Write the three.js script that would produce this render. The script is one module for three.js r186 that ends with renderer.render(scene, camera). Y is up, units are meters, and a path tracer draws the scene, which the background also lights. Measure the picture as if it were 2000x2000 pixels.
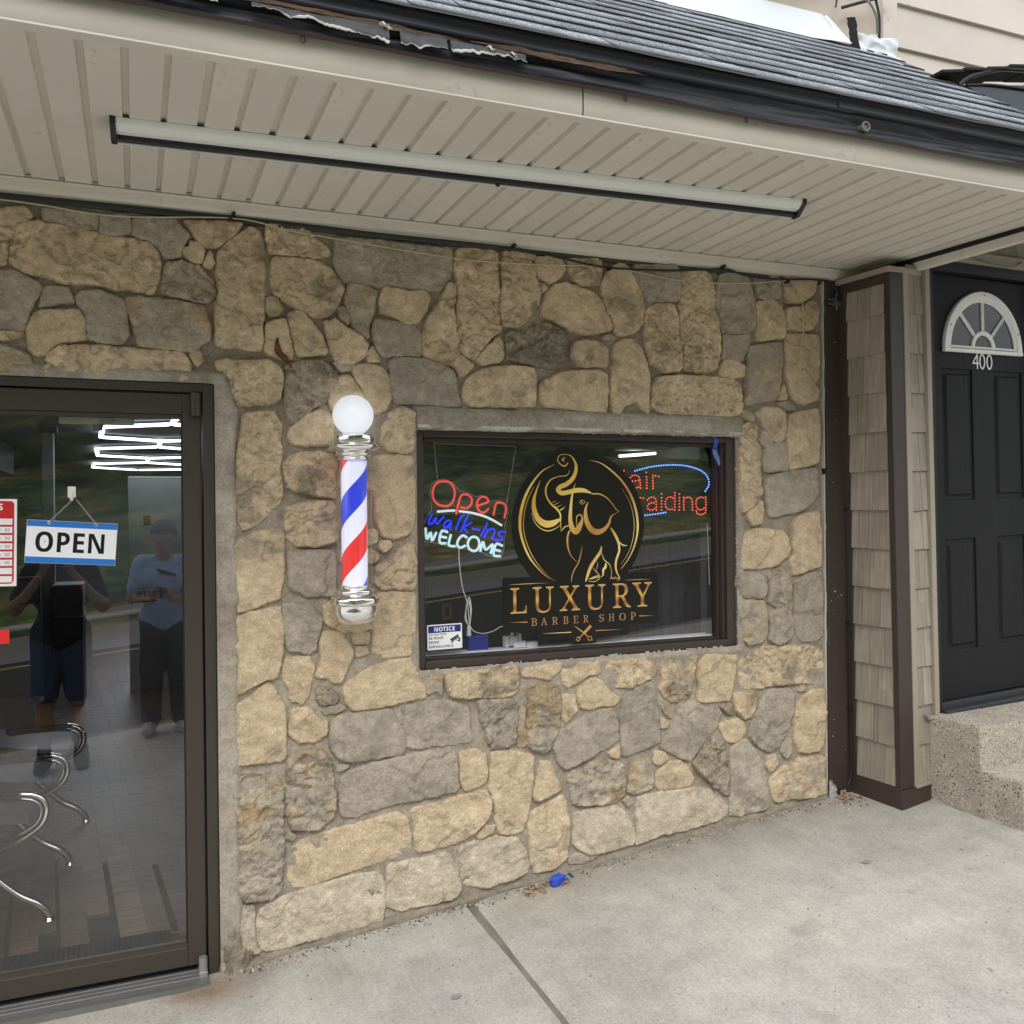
import * as THREE from 'three';
import { RoundedBoxGeometry } from 'three/addons/geometries/RoundedBoxGeometry.js';
import { mergeGeometries, mergeVertices } from 'three/addons/utils/BufferGeometryUtils.js';
import { MarchingCubes } from 'three/addons/objects/MarchingCubes.js';
import { RectAreaLightUniformsLib } from 'three/addons/lights/RectAreaLightUniformsLib.js';

// ---------------------------------------------------------------- camera, sky, sun, exposure
const scene = new THREE.Scene();
const camera = new THREE.PerspectiveCamera(58.2, 1, 0.05, 400);
camera.position.set(0, 1.65, 3.55);
camera.rotation.order = 'YXZ';
camera.rotation.set(THREE.MathUtils.degToRad(-0.2147), THREE.MathUtils.degToRad(-22.28), THREE.MathUtils.degToRad(-0.567));
scene.add(camera);

const renderer = new THREE.WebGLRenderer({ antialias: true });
renderer.toneMapping = THREE.LinearToneMapping;
renderer.toneMappingExposure = 1.54;
renderer.shadowMap.enabled = true;
RectAreaLightUniformsLib.init();

{ // overcast sky: brighter towards the zenith, very soft cloud mottling
  const W = 256, H = 128, d = new Float32Array(W * H * 4);
  for (let j = 0; j < H; j++) for (let i = 0; i < W; i++) {
    const el = ((j + 0.5) / H - 0.5) * Math.PI, a = (i + 0.5) / W * Math.PI * 2, s = Math.max(0, Math.sin(el));
    const cl = 1 + 0.05 * Math.sin(a * 3 + s * 7) * Math.cos(a * 2 - s * 5) * Math.cos(el);
    const L = (el > 0 ? 0.62 + 0.75 * s : 0.3) * cl, o = (j * W + i) * 4;
    d[o] = L * 0.985; d[o + 1] = L * 1.0; d[o + 2] = L * 1.05; d[o + 3] = 1;
  }
  const t = new THREE.DataTexture(d, W, H, THREE.RGBAFormat, THREE.FloatType);
  t.mapping = THREE.EquirectangularReflectionMapping; t.magFilter = THREE.LinearFilter; t.minFilter = THREE.LinearFilter; t.needsUpdate = true;
  scene.background = t; scene.environment = t;
}
const sun = new THREE.DirectionalLight(0xfffaf2, 0.9);
sun.position.set(-6, 16, 15); sun.target.position.set(0.5, 0, 0); sun.castShadow = true; sun.shadow.radius = 60;
sun.shadow.camera.left = -12; sun.shadow.camera.right = 12; sun.shadow.camera.top = 12; sun.shadow.camera.bottom = -12; sun.shadow.camera.far = 60;
sun.shadow.mapSize.set(2048, 2048);
scene.add(sun, sun.target);

// ---------------------------------------------------------------- helpers
let seed = 12345;
const R = () => { seed = (seed + 0x6d2b79f5) | 0; let t = Math.imul(seed ^ (seed >>> 15), 1 | seed); t = (t + Math.imul(t ^ (t >>> 7), 61 | t)) ^ t; return ((t ^ (t >>> 14)) >>> 0) / 4294967296; };
const rr = (a, b) => a + (b - a) * R();
const sst = THREE.MathUtils.smoothstep, lerp = THREE.MathUtils.lerp, clamp = THREE.MathUtils.clamp, V = (x, y, z) => new THREE.Vector3(x, y, z);
const hash = (x, y, z) => { let h = Math.imul(x, 374761393) ^ Math.imul(y, 668265263) ^ Math.imul(z, 2147483647 ^ 1274126177); h = Math.imul(h ^ (h >>> 13), 1274126177); return ((h ^ (h >>> 16)) >>> 0) / 4294967296; };
const fade = (t) => t * t * t * (t * (t * 6 - 15) + 10);
function vn(x, y, z = 0, per = 0) {                       // value noise in -1..1, periodic when per > 0
  const ix = Math.floor(x), iy = Math.floor(y), iz = Math.floor(z), u = fade(x - ix), v = fade(y - iy), w = fade(z - iz);
  const m = (a) => (per ? ((a % per) + per) % per : a);
  const h = (a, b, c) => hash(m(ix + a), m(iy + b), iz + c);
  const l = (c) => lerp(lerp(h(0, 0, c), h(1, 0, c), u), lerp(h(0, 1, c), h(1, 1, c), u), v);
  return lerp(l(0), w ? l(1) : l(0), w) * 2 - 1;
}
const fbm = (x, y, z = 0, o = 4) => { let s = 0, a = 0.5; for (let i = 0; i < o; i++, a *= 0.5, x = x * 2.03 + 17.1, y = y * 2.03 + 5.7) s += a * vn(x, y, z); return s; };
const pfbm = (u, v, n, z = 0, o = 4) => { let s = 0, a = 0.5; for (let i = 0; i < o; i++, a *= 0.5, n *= 2) s += a * vn(u * n, v * n, z + i * 7, n); return s; };
function tex(size, fn, { srgb = true, rep = 1 } = {}) {    // fn(u, v) -> [r, g, b] in 0..1 (display values for colour maps)
  const d = new Uint8Array(size * size * 4);
  for (let j = 0; j < size; j++) for (let i = 0; i < size; i++) {
    const c = fn((i + 0.5) / size, (j + 0.5) / size), o = (j * size + i) * 4;
    for (let k = 0; k < 3; k++) d[o + k] = clamp(Math.round((Array.isArray(c) ? c[k] : c) * 255), 0, 255);
    d[o + 3] = 255;
  }
  const t = new THREE.DataTexture(d, size, size); t.wrapS = t.wrapT = THREE.RepeatWrapping; t.magFilter = THREE.LinearFilter; t.minFilter = THREE.LinearMipmapLinearFilter; t.generateMipmaps = true;
  if (srgb) t.colorSpace = THREE.SRGBColorSpace; t.repeat.set(rep, rep); t.needsUpdate = true; return t;
}
const rep = (t, x, y = x) => { const c = t.clone(); c.repeat.set(x, y); c.needsUpdate = true; return c; };
function canvasTex(w, h, draw) {
  const c = document.createElement('canvas'); c.width = w; c.height = h; draw(c.getContext('2d'), w, h);
  const t = new THREE.CanvasTexture(c); t.colorSpace = THREE.SRGBColorSpace; return t;
}
const L3 = (r, g, b) => new THREE.Color().setRGB(r, g, b);
const mat = (c, rough = 0.7, o = {}) => new THREE.MeshStandardMaterial({ color: Array.isArray(c) ? L3(...c) : c, roughness: rough, ...o });
const phys = (c, rough, o = {}) => new THREE.MeshPhysicalMaterial({ color: Array.isArray(c) ? L3(...c) : c, roughness: rough, ...o });
const used = new Map();
const numbered = (n) => { const k = used.get(n) ?? 0; used.set(n, k + 1); return k ? n + '_' + String(k).padStart(3, '0') : n; };
function obj(name, geo, m, parent = scene) {
  const g = Array.isArray(geo) ? (geo.length > 1 ? mergeGeometries(geo.map((x) => (x.index ? x.toNonIndexed() : x)), false) : geo[0]) : geo;
  const o = new THREE.Mesh(g, m); o.name = parent === scene ? numbered(name) : name; o.castShadow = o.receiveShadow = true; parent.add(o); return o;
}
function thing(name, label, category, p = [0, 0, 0], group, extra = {}) {
  const o = new THREE.Group(); o.name = numbered(name); o.position.set(...p); scene.add(o); return tag(o, label, category, group, extra);
}
function tag(o, label, category, group, extra = {}) { o.userData = { ...(label && { label }), ...(category && { category }), ...(group && { group }), ...extra }; return o; }
function uvbox(g, s = 1, ou = 0, ov = 0) {                // uv in metres, projected along the dominant normal
  const p = g.attributes.position, n = g.attributes.normal, a = new Float32Array(p.count * 2);
  for (let i = 0; i < p.count; i++) {
    const x = Math.abs(n.getX(i)), y = Math.abs(n.getY(i)), z = Math.abs(n.getZ(i));
    const q = x > y && x > z ? [p.getZ(i), p.getY(i)] : y > z ? [p.getX(i), p.getZ(i)] : [p.getX(i), p.getY(i)];
    a[i * 2] = q[0] * s + ou; a[i * 2 + 1] = q[1] * s + ov;
  }
  g.setAttribute('uv', new THREE.BufferAttribute(a, 2)); return g;
}
function bx(x0, x1, y0, y1, z0, z1, r = 0) {              // a box between two corners, edges rounded by r
  const w = x1 - x0, h = y1 - y0, d = z1 - z0;
  const g = r ? new RoundedBoxGeometry(w, h, d, 2, Math.min(r, w / 2.01, h / 2.01, d / 2.01)) : new THREE.BoxGeometry(w, h, d);
  g.translate((x0 + x1) / 2, (y0 + y1) / 2, (z0 + z1) / 2); return uvbox(g, 1, R(), R());
}
function tube(pts, r, seg = 0, rad = 8, closed = false, tension = 0.5) {
  const c = new THREE.CatmullRomCurve3(pts.map((p) => V(...p)), closed, 'catmullrom', tension);
  return new THREE.TubeGeometry(c, seg || pts.length * 6, r, rad, closed);
}
function cyl(p, q, r0, r1 = r0, n = 16) {
  const a = V(...p), b = V(...q), g = new THREE.CylinderGeometry(r1, r0, a.distanceTo(b), n);
  g.applyQuaternion(new THREE.Quaternion().setFromUnitVectors(V(0, 1, 0), b.clone().sub(a).normalize())); g.translate((a.x + b.x) / 2, (a.y + b.y) / 2, (a.z + b.z) / 2); return g;
}
const lathe = (pts, n = 48) => new THREE.LatheGeometry(pts.map((p) => new THREE.Vector2(...p)), n);
function grid(nu, nv, fn, colorFn, uvFn) {                // a sheet from fn(u, v) -> [x, y, z]
  const p = [], c = [], t = [], ix = [];
  for (let j = 0; j <= nv; j++) for (let i = 0; i <= nu; i++) {
    const u = i / nu, v = j / nv, q = fn(u, v); p.push(...q); if (colorFn) c.push(...colorFn(u, v, q)); t.push(...(uvFn ? uvFn(u, v, q) : [u, v]));
    if (i < nu && j < nv) { const a = j * (nu + 1) + i; ix.push(a, a + 1, a + nu + 1, a + 1, a + nu + 2, a + nu + 1); }
  }
  const g = new THREE.BufferGeometry(); g.setAttribute('position', new THREE.Float32BufferAttribute(p, 3)); g.setAttribute('uv', new THREE.Float32BufferAttribute(t, 2));
  if (colorFn) g.setAttribute('color', new THREE.Float32BufferAttribute(c, 3));
  g.setIndex(ix); g.computeVertexNormals(); return g;
}
function extrude(pts, depth, bevel = 0, holes = []) {
  const s = new THREE.Shape(pts.map((p) => new THREE.Vector2(...p))); for (const h of holes) s.holes.push(new THREE.Path(h.map((p) => new THREE.Vector2(...p))));
  return new THREE.ExtrudeGeometry(s, { depth, bevelEnabled: bevel > 0, bevelSize: bevel, bevelThickness: bevel, bevelSegments: 1, curveSegments: 12 });
}
// a relief sheet over the region where sd(x, y) > 0, on a square grid; hf(x, y, d) gives height, cf the colour
function relief(x0, x1, y0, y1, cell, sd, hf, cf) {
  const nx = Math.ceil((x1 - x0) / cell) + 1, ny = Math.ceil((y1 - y0) / cell) + 1, D = new Float32Array(nx * ny), id = new Map(), P = [], C = [], U = [], I = [];
  for (let j = 0; j < ny; j++) for (let i = 0; i < nx; i++) D[j * nx + i] = sd(x0 + i * cell, y0 + j * cell);
  const put = (key, x, y, d) => { let k = id.get(key); if (k === undefined) { k = P.length / 3; id.set(key, k); P.push(x, y, hf(x, y, d)); C.push(...cf(x, y, d)); U.push(x, y); } return k; };
  for (let j = 0; j < ny - 1; j++) for (let i = 0; i < nx - 1; i++) {
    const q = [[i, j], [i + 1, j], [i + 1, j + 1], [i, j + 1]], d = q.map(([a, b]) => D[b * nx + a]), poly = [];
    if (d.every((v) => v <= 0)) continue;
    for (let k = 0; k < 4; k++) {
      const [a, b] = q[k], [e, f] = q[(k + 1) % 4], da = d[k], db = d[(k + 1) % 4];
      if (da > 0) poly.push(put(b * nx + a, x0 + a * cell, y0 + b * cell, da));
      if (da > 0 !== db > 0) { const t = clamp(da / (da - db), 0.02, 0.98), lo = Math.min(b * nx + a, f * nx + e), hi = Math.max(b * nx + a, f * nx + e); poly.push(put('e' + lo + '_' + hi, x0 + lerp(a, e, t) * cell, y0 + lerp(b, f, t) * cell, 0)); }
    }
    for (let k = 1; k < poly.length - 1; k++) I.push(poly[0], poly[k], poly[k + 1]);
  }
  const g = new THREE.BufferGeometry(); g.setAttribute('position', new THREE.Float32BufferAttribute(P, 3)); g.setAttribute('color', new THREE.Float32BufferAttribute(C, 3)); g.setAttribute('uv', new THREE.Float32BufferAttribute(U, 2));
  g.setIndex(I); g.computeVertexNormals(); return g;
}
function polySd(P) {                                      // signed distance to a polygon, positive inside
  const n = P.length;
  return (x, y) => {
    let d = 1e9, s = -1;
    for (let i = 0, j = n - 1; i < n; j = i++) {
      const ex = P[j][0] - P[i][0], ey = P[j][1] - P[i][1], wx = x - P[i][0], wy = y - P[i][1], t = clamp((wx * ex + wy * ey) / (ex * ex + ey * ey), 0, 1);
      d = Math.min(d, (wx - ex * t) ** 2 + (wy - ey * t) ** 2);
      if ((P[i][1] > y) !== (P[j][1] > y) && x < ((P[j][0] - P[i][0]) * (y - P[i][1])) / (P[j][1] - P[i][1]) + P[i][0]) s = -s;
    }
    return s * Math.sqrt(d);
  };
}
const chaikin = (P) => { const o = []; for (let i = 0; i < P.length; i++) { const a = P[i], b = P[(i + 1) % P.length]; o.push([a[0] * 0.9 + b[0] * 0.1, a[1] * 0.9 + b[1] * 0.1], [a[0] * 0.1 + b[0] * 0.9, a[1] * 0.1 + b[1] * 0.9]); } return o; };
const groundY = (x, z) => { const p = -0.074 + 0.102 * x - 0.025 * z, k = clamp(0.14 - x, 0, 0.75); return p + 0.102 * k * (1 - sst(z, 0.15, 1.4)) * 0.85; };

// ---------------------------------------------------------------- textures and materials
const grain = tex(512, (u, v) => { const s = pfbm(u, v, 64, 3, 3), c = pfbm(u, v, 12, 9, 3); return clamp(0.93 + 0.13 * s + 0.07 * c - (hash(Math.floor(u * 512), Math.floor(v * 512), 3) > 0.988 ? 0.3 : 0), 0, 1); });
const grainBump = tex(512, (u, v) => clamp(0.5 + 0.5 * pfbm(u, v, 40, 21, 4), 0, 1), { srgb: false });
const stoneMat = mat(0xffffff, 0.93, { vertexColors: true, map: rep(grain, 3.1), bumpMap: rep(grainBump, 3.7), bumpScale: 0.003 });
const mortarMat = mat(0xffffff, 0.96, { vertexColors: true, map: rep(grain, 2.3), bumpMap: rep(grainBump, 5), bumpScale: 0.0014 });
const concreteMap = tex(2048, (u, v) => {
  const a = pfbm(u, v, 4, 1, 4), b = pfbm(u, v, 24, 5, 4), f = hash(Math.floor(u * 2048), Math.floor(v * 2048), 11), m = pfbm(u, v, 9, 17, 3), br = vn(u * 180, v * 14, 3, 180) * 0.012;
  let k = 0.715 + 0.05 * a + 0.05 * b + (f - 0.5) * 0.1 + 0.045 * vn(u * 330, v * 330, 5, 330) + br; if (m > 0.4) k -= 0.05 * sst(m, 0.4, 0.55);
  const p = pfbm(u, v, 60, 31, 2); if (p > 0.64) k -= 0.12; if (f > 0.9985) k += 0.2;
  return [k, k * 0.982, k * 0.937 - 0.012 * a];
});
const concrete = mat(0xffffff, 0.9, { map: rep(concreteMap, 0.5), bumpMap: rep(grainBump, 6), bumpScale: 0.0015, vertexColors: true });
const aggMap = tex(1024, (u, v) => {
  const n = 52; let best = 9, bh = 0, bx_ = 0;
  const cx = Math.floor(u * n), cy = Math.floor(v * n);
  for (let j = -1; j <= 1; j++) for (let i = -1; i <= 1; i++) { const a = ((cx + i) % n + n) % n, b = ((cy + j) % n + n) % n, dx = u * n - (cx + i + hash(a, b, 1)), dy = v * n - (cy + j + hash(a, b, 2)), d = Math.hypot(dx, dy * 1.2) / (0.3 + 0.45 * hash(a, b, 5)); if (d < best) { best = d; bh = hash(a, b, 3); bx_ = hash(a, b, 4); } }
  const base = 0.66 + 0.1 * pfbm(u, v, 8, 2, 4) + 0.1 * pfbm(u, v, 80, 6, 2), e = sst(best, 0.62, 0.75), s = bh > 0.93 ? 0.34 : bh > 0.5 ? 0.62 + 0.2 * bx_ : 0.5 + 0.2 * bx_;
  return [lerp(s * (0.95 + bx_ * 0.12), base, e), lerp(s * 0.95, base * 0.955, e), lerp(s * 0.89, base * 0.865, e)];
});
const aggregate = mat(0xffffff, 0.92, { map: rep(aggMap, 2), bumpMap: rep(aggMap, 2), bumpScale: 0.004 });
const streak = tex(512, (u, v) => { const k = 0.5 + 0.32 * vn(u * 90, v * 3, 1, 90) + 0.3 * vn(u * 40, v * 2, 5, 40) + 0.1 * vn(u * 160, v * 20, 9, 160); return clamp(k, 0, 1); }, { srgb: false });
const shakeMap = tex(512, (u, v) => { const k = 0.87 + 0.05 * vn(u * 90, v * 3, 1, 90) + 0.04 * vn(u * 40, v * 2, 5, 40) + 0.05 * pfbm(u, v, 6, 3, 3); return [k, k * 0.985, k * 0.96]; });
const dirtMap = tex(1024, (u, v) => { const a = pfbm(u, v, 3, 2, 5), b = pfbm(u, v, 14, 8, 4), c = pfbm(u, v, 70, 4, 2); let k = 0.93 + 0.045 * a + 0.02 * b; if (b > 0.3 && c > 0.1) k -= 0.07 * sst(b, 0.3, 0.5) * sst(c, 0.1, 0.4); return [k, k * 0.995, k * 0.98]; });
const roofMap = tex(1024, (u, v) => { const f = hash(Math.floor(u * 1024), Math.floor(v * 1024), 5), a = pfbm(u, v, 6, 2, 3), b = pfbm(u, v, 110, 4, 2), k = 0.66 + 0.08 * a + 0.5 * b + (f > 0.8 ? 0.22 : 0) - (f < 0.15 ? 0.22 : 0); return [k * 0.97, k, k * 1.06]; });
const grassMap = tex(512, (u, v) => { const a = pfbm(u, v, 5, 3, 5), b = pfbm(u, v, 30, 9, 3), d = sst(a + 0.4 * b, 0.05, 0.35); const k = 0.62 + 0.5 * a + 0.35 * b; return [lerp(k * 0.82, k * 0.98, d), lerp(k, k * 0.88, d), lerp(k * 0.5, k * 0.62, d)]; });
const woodMap = tex(512, (u, v) => { const k = 0.62 + 0.14 * vn(u * 8 + 0.6 * vn(u * 4, v * 3, 2, 4), v * 90, 1, 90) + 0.1 * vn(u * 3, v * 30, 7, 30) + 0.06 * pfbm(u, v, 5, 4, 3); return [k, k * 0.93, k * 0.86]; });

const beige = mat([0.81, 0.775, 0.71], 0.6, { map: rep(dirtMap, 0.7) }), fasciaPaint = mat([0.58, 0.54, 0.475], 0.6, { map: rep(dirtMap, 0.7) });
const brownPaint = mat([0.06, 0.042, 0.037], 0.5, { bumpMap: rep(streak, 1.3), bumpScale: 0.0006, map: rep(dirtMap, 1.4) });
const bronze = mat([0.058, 0.047, 0.038], 0.42, { metalness: 0.15 });
const blackVinyl = mat([0.0115, 0.0135, 0.018], 0.5);
const whitePaint = mat([0.86, 0.86, 0.84], 0.5);
const chrome = mat([0.9, 0.9, 0.9], 0.06, { metalness: 1 });
const alu = mat([0.6, 0.6, 0.6], 0.32, { metalness: 0.9 });
const glassMat = phys(0xffffff, 0.0, { transmission: 1, thickness: 0, ior: 2.0 });
const blackCable = mat([0.012, 0.012, 0.013], 0.5);
const cream = mat([0.62, 0.58, 0.48], 0.6);

// ---------------------------------------------------------------- stone wall
const wall = thing('stone_wall', 'tan and grey random stone front wall of the barber shop', 'wall', [0, 0, 0], null, { kind: 'structure' });
{ // masonry behind the stones, in pieces round the two openings
  const M = mat([0.2, 0.19, 0.17], 0.95);
  obj('wall_body', [bx(-3.2, -0.78, -0.6, 2.95, -0.3, -0.012), bx(-0.78, 0.272, 2.12, 2.95, -0.3, -0.012), bx(0.272, 1.045, -0.6, 2.95, -0.3, -0.012), bx(1.045, 2.58, -0.6, 1.003, -0.3, -0.012), bx(1.045, 2.58, 1.972, 2.95, -0.3, -0.012), bx(2.58, 3.2, -0.6, 2.95, -0.3, -0.012)], M, wall);
}
const rectSd = (x, y, x0, x1, y0, y1) => Math.min(x - x0, x1 - x, y - y0, y1 - y);
const doorD = (x, y) => -rectSd(x, y, -0.79, 0.274, -1, 2.12), winD = (x, y) => -rectSd(x, y, 1.046, 2.579, 1.004, 1.971);
const MORTAR = [0.35, 0.3, 0.236], TROWEL = [0.45, 0.41, 0.342];
const mixc = (a, b, t) => [lerp(a[0], b[0], t), lerp(a[1], b[1], t), lerp(a[2], b[2], t)];
{ // mortar bed, with the trowelled band round the door and the window reveal
  const sd = (x, y) => Math.min(rectSd(x, y, -1.3, 3.083, groundY(x, 0) - 0.06, 2.742), doorD(x, y), winD(x, y));
  const band = (x, y) => { const d = doorD(x, y) + 0.012 * fbm(x * 9, y * 9, 4); return 1 - sst(d, y > 2.125 ? 0.038 : 0.066, y > 2.125 ? 0.052 : 0.082); };
  const wband = (x, y) => 1 - sst(winD(x, y) + 0.008 * fbm(x * 14, y * 14, 8), 0.02, 0.05);
  const hf = (x, y) => { const b = Math.max(band(x, y), 0.5 * wband(x, y)); return lerp(-0.003, 0.0025, 1 - sst(y + 0.25 * fbm(x * 2, y * 2, 7), 1.0, 1.7)) + lerp(0.007 * fbm(x * 11, y * 11, 2) + 0.0035 * fbm(x * 60, y * 60, 6, 2), 0.02 + 0.0035 * fbm(x * 26, y * 5, 5), b) - 0.012 * (1 - sst(Math.min(doorD(x, y), winD(x, y)), 0, 0.014)); };
  const cf = (x, y) => { const n = fbm(x * 5, y * 5, 12), w = fbm(x * 30, y * 30, 3); let c = mixc(MORTAR, TROWEL, clamp(band(x, y) * (0.75 + n) + 0.35 * wband(x, y), 0, 1)); const k = 1 + 0.28 * n + 0.2 * w; const low = 1 - sst(y - groundY(x, 0), 0.02, 0.35); c = mixc(c, [0.44, 0.385, 0.305], 0.75 * (1 - sst(y, 0.9, 1.7))); c = mixc(c, [0.4, 0.37, 0.32], 0.35 * low); return c.map((q) => q * k); };
  obj('mortar_bed', relief(-1.3, 3.1, -0.35, 2.76, 0.011, sd, hf, cf), mortarMat, wall);
}
const TONE = { t: [[0.7, 0.56, 0.375], [0.63, 0.49, 0.32]], g: [[0.42, 0.365, 0.29], [0.49, 0.425, 0.335]], m: [[0.54, 0.445, 0.32], [0.42, 0.365, 0.285]], d: [[0.47, 0.385, 0.28], [0.33, 0.28, 0.215]], w: [[0.69, 0.595, 0.455], [0.62, 0.525, 0.395]] };
function st(code, ...mm) {                                // one stone: tone + face, then its outline on the wall in millimetres
  let P = []; for (let i = 0; i < mm.length; i += 2) P.push([mm[i] / 1000, mm[i + 1] / 1000]);
  P = chaikin(P);
  const sd0 = polySd(P), s = R() * 50, rough = code[1] === 'r', [c0, c1] = TONE[code[0]];
  let x0 = 9, x1 = -9, y0 = 9, y1 = -9; for (const [x, y] of P) { x0 = Math.min(x0, x); x1 = Math.max(x1, x); y0 = Math.min(y0, y); y1 = Math.max(y1, y); }
  const size = Math.min(x1 - x0, y1 - y0), small = clamp(size / 0.16, 0.35, 1), prot = (rough ? rr(0.017, 0.025) : rr(0.015, 0.022)) * (0.6 + 0.4 * small), big = Math.min(1, 0.1 / Math.max(x1 - x0, y1 - y0)), tx = rr(-0.06, 0.06) * big, ty = rr(-0.07, 0.03) * big, an = rr(-0.15, 0.75), ca = Math.cos(an), sa = Math.sin(an), mx = (x0 + x1) / 2, my = (y0 + y1) / 2;
  const sd = (x, y) => sd0(x, y) + 0.0105 + 0.0055 * fbm(x * 38, y * 38, s, 3);
  const planes = Array.from({ length: 5 }, () => { const a = rr(0, 6.283), k = rr(0.06, rough ? 0.26 : 0.22); return [k * Math.cos(a), k * Math.sin(a), rr(0.0, 0.32 * k) * size + 0.002]; });
  const facet = (x, y) => { let h = 0.006; const wx = x - mx + 0.006 * fbm(x * 25, y * 25, s + 30, 2), wy = y - my + 0.006 * fbm(x * 25, y * 25, s + 40, 2); for (const [a, b, c] of planes) h = Math.min(h, a * wx + b * wy + c); return Math.max(h, -0.006 + 0.12 * Math.min(0, h + 0.006)); };   // broad broken planes
  const face = (x, y) => {                                 // split face: [relief, crevice dirt and shade painted into the colour]
    const u = x * ca - y * sa, v = x * sa + y * ca, wu = 0.03 * fbm(x * 9, y * 9, s + 3, 3), wv = 0.03 * fbm(x * 9, y * 9, s + 13, 3);
    if (rough) {
      const r1 = 1 - Math.abs(fbm(u * 12 + wu * 40, v * 22 + wv * 30, s, 3)) * 2.6, r2 = fbm(u * 42, v * 64, s + 9, 3), tr = fbm((u + wu) * 7, (v + wv) * 12, s + 20, 4) * 4.2, fr = tr - Math.floor(tr);
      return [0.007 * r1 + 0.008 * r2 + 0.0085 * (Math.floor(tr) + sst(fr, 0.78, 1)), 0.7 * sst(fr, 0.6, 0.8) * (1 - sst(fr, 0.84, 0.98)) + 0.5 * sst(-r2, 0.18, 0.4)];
    }
    const tr = fbm((u + wu) * 4.5, (v + wv) * 5, s + 20, 4) * 1.7 + v * 1.6, fr = tr - Math.floor(tr);
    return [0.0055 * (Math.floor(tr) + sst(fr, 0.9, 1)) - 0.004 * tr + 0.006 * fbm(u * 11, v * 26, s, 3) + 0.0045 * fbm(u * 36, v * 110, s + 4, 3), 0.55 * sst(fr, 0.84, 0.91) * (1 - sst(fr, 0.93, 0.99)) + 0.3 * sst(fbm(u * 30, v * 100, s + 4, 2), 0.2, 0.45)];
  };
  const hf = (x, y, d) => -0.014 + sst(d, 0, 0.0065) * (0.014 + prot + small * ((x - mx) * tx + (y - my) * ty) + (0.8 * face(x, y)[0] + facet(x, y)) * lerp(small, 1, 0.4));
  const cf = (x, y, d) => {
    const n = fbm(x * 8 + s, y * 8, s, 4), f = fbm(x * 34, y * 34, s + 7, 3), b = fbm(x * 16, y * 40, s + 5, 3), low = 1 - sst(y - groundY(x, 0), 0.03, 0.5 + 0.25 * n);
    let c = mixc(c0, c1, clamp(0.5 + n * 1.5, 0, 1));
    if (code[0] === 't') c = mixc(c, [0.31, 0.265, 0.2], 0.75 * sst(n + 0.45 * b, rough ? 0.22 : 0.34, rough ? 0.42 : 0.6));
    if (code[0] === 'm') c = mixc(c, [0.43, 0.32, 0.18], 0.8 * sst(-n - 0.5 * b, 0.08, 0.3));
    if (code[0] === 'g') c = mixc(c, [0.34, 0.29, 0.21], 0.5 * sst(b - n * 0.4, 0.2, 0.5));
    if (code[0] === 'd') c = mixc(c, [0.15, 0.12, 0.09], 0.7 * sst(f, 0.1, 0.3));
    c = mixc(c, [0.67, 0.585, 0.46], 0.45 * low * sst(f + n, -0.3, 0.4));
    c = mixc(c, MORTAR, 0.7 * (1 - sst(d + 0.003 * f, 0.0, 0.006)));
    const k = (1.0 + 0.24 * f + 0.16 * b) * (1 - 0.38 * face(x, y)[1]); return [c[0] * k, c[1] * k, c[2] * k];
  };
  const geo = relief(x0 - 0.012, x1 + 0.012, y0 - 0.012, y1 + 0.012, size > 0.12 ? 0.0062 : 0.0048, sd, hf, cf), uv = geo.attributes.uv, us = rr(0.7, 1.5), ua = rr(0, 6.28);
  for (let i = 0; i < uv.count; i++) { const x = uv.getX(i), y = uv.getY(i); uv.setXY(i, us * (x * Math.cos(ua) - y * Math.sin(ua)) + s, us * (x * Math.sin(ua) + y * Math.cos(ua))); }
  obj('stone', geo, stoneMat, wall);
}
st('tr',-468,2672,-466,2578,-413,2581,-394,2583,-384,2599,-336,2646,-314,2672,-339,2697,-412,2680);
st('gs',-279,2656,-218,2656,-142,2644,-112,2645,-113,2701,-283,2702);
st('gs',-102,2638,-65,2632,-5,2648,-10,2706,-99,2694);
st('gs',-1,2639,60,2623,86,2607,107,2568,163,2578,167,2615,196,2655,164,2684,147,2712,61,2705,4,2692);
st('ts',207,2658,246,2618,291,2625,327,2654,359,2686,378,2723,175,2708);
st('ts',198,2611,176,2607,169,2588,193,2569,215,2550,237,2566,242,2604,233,2631,196,2632);
st('ts',250,2577,241,2548,263,2545,277,2565,266,2606);
st('tr',-367,2605,-379,2591,-387,2508,-361,2485,-318,2467,-268,2467,-220,2449,-164,2454,-116,2453,-59,2440,-17,2444,62,2432,84,2479,93,2535,85,2593,64,2612,-15,2626,-98,2629,-138,2638,-246,2649,-320,2649,-359,2634);
st('tr',-459,2493,-399,2499,-396,2525,-394,2570,-458,2564);
st('gs',-461,2275,-397,2270,-374,2267,-344,2278,-331,2340,-312,2380,-288,2426,-299,2442,-338,2461,-380,2481,-471,2466);
st('gs',-288,2395,-296,2355,-241,2375,-185,2386,-193,2407,-209,2437,-282,2429);
st('gs',-181,2404,-173,2369,-156,2339,-154,2299,-142,2260,-102,2247,-40,2250,-15,2281,-23,2326,-18,2371,-24,2400,-59,2413,-100,2430,-165,2423);
st('ts',-334,2279,-331,2218,-313,2195,-270,2200,-262,2222,-231,2241,-167,2254,-146,2264,-158,2290,-156,2330,-178,2357,-222,2350,-285,2347,-316,2332);
st('ms',-18,2371,-4,2327,6,2283,22,2243,129,2238,207,2230,220,2254,256,2284,261,2317,252,2363,240,2402,152,2414,33,2416,-24,2411);
st('mr',101,2481,97,2437,152,2430,235,2415,266,2420,280,2440,285,2468,267,2504,228,2545,167,2560,119,2549,104,2517);
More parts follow.
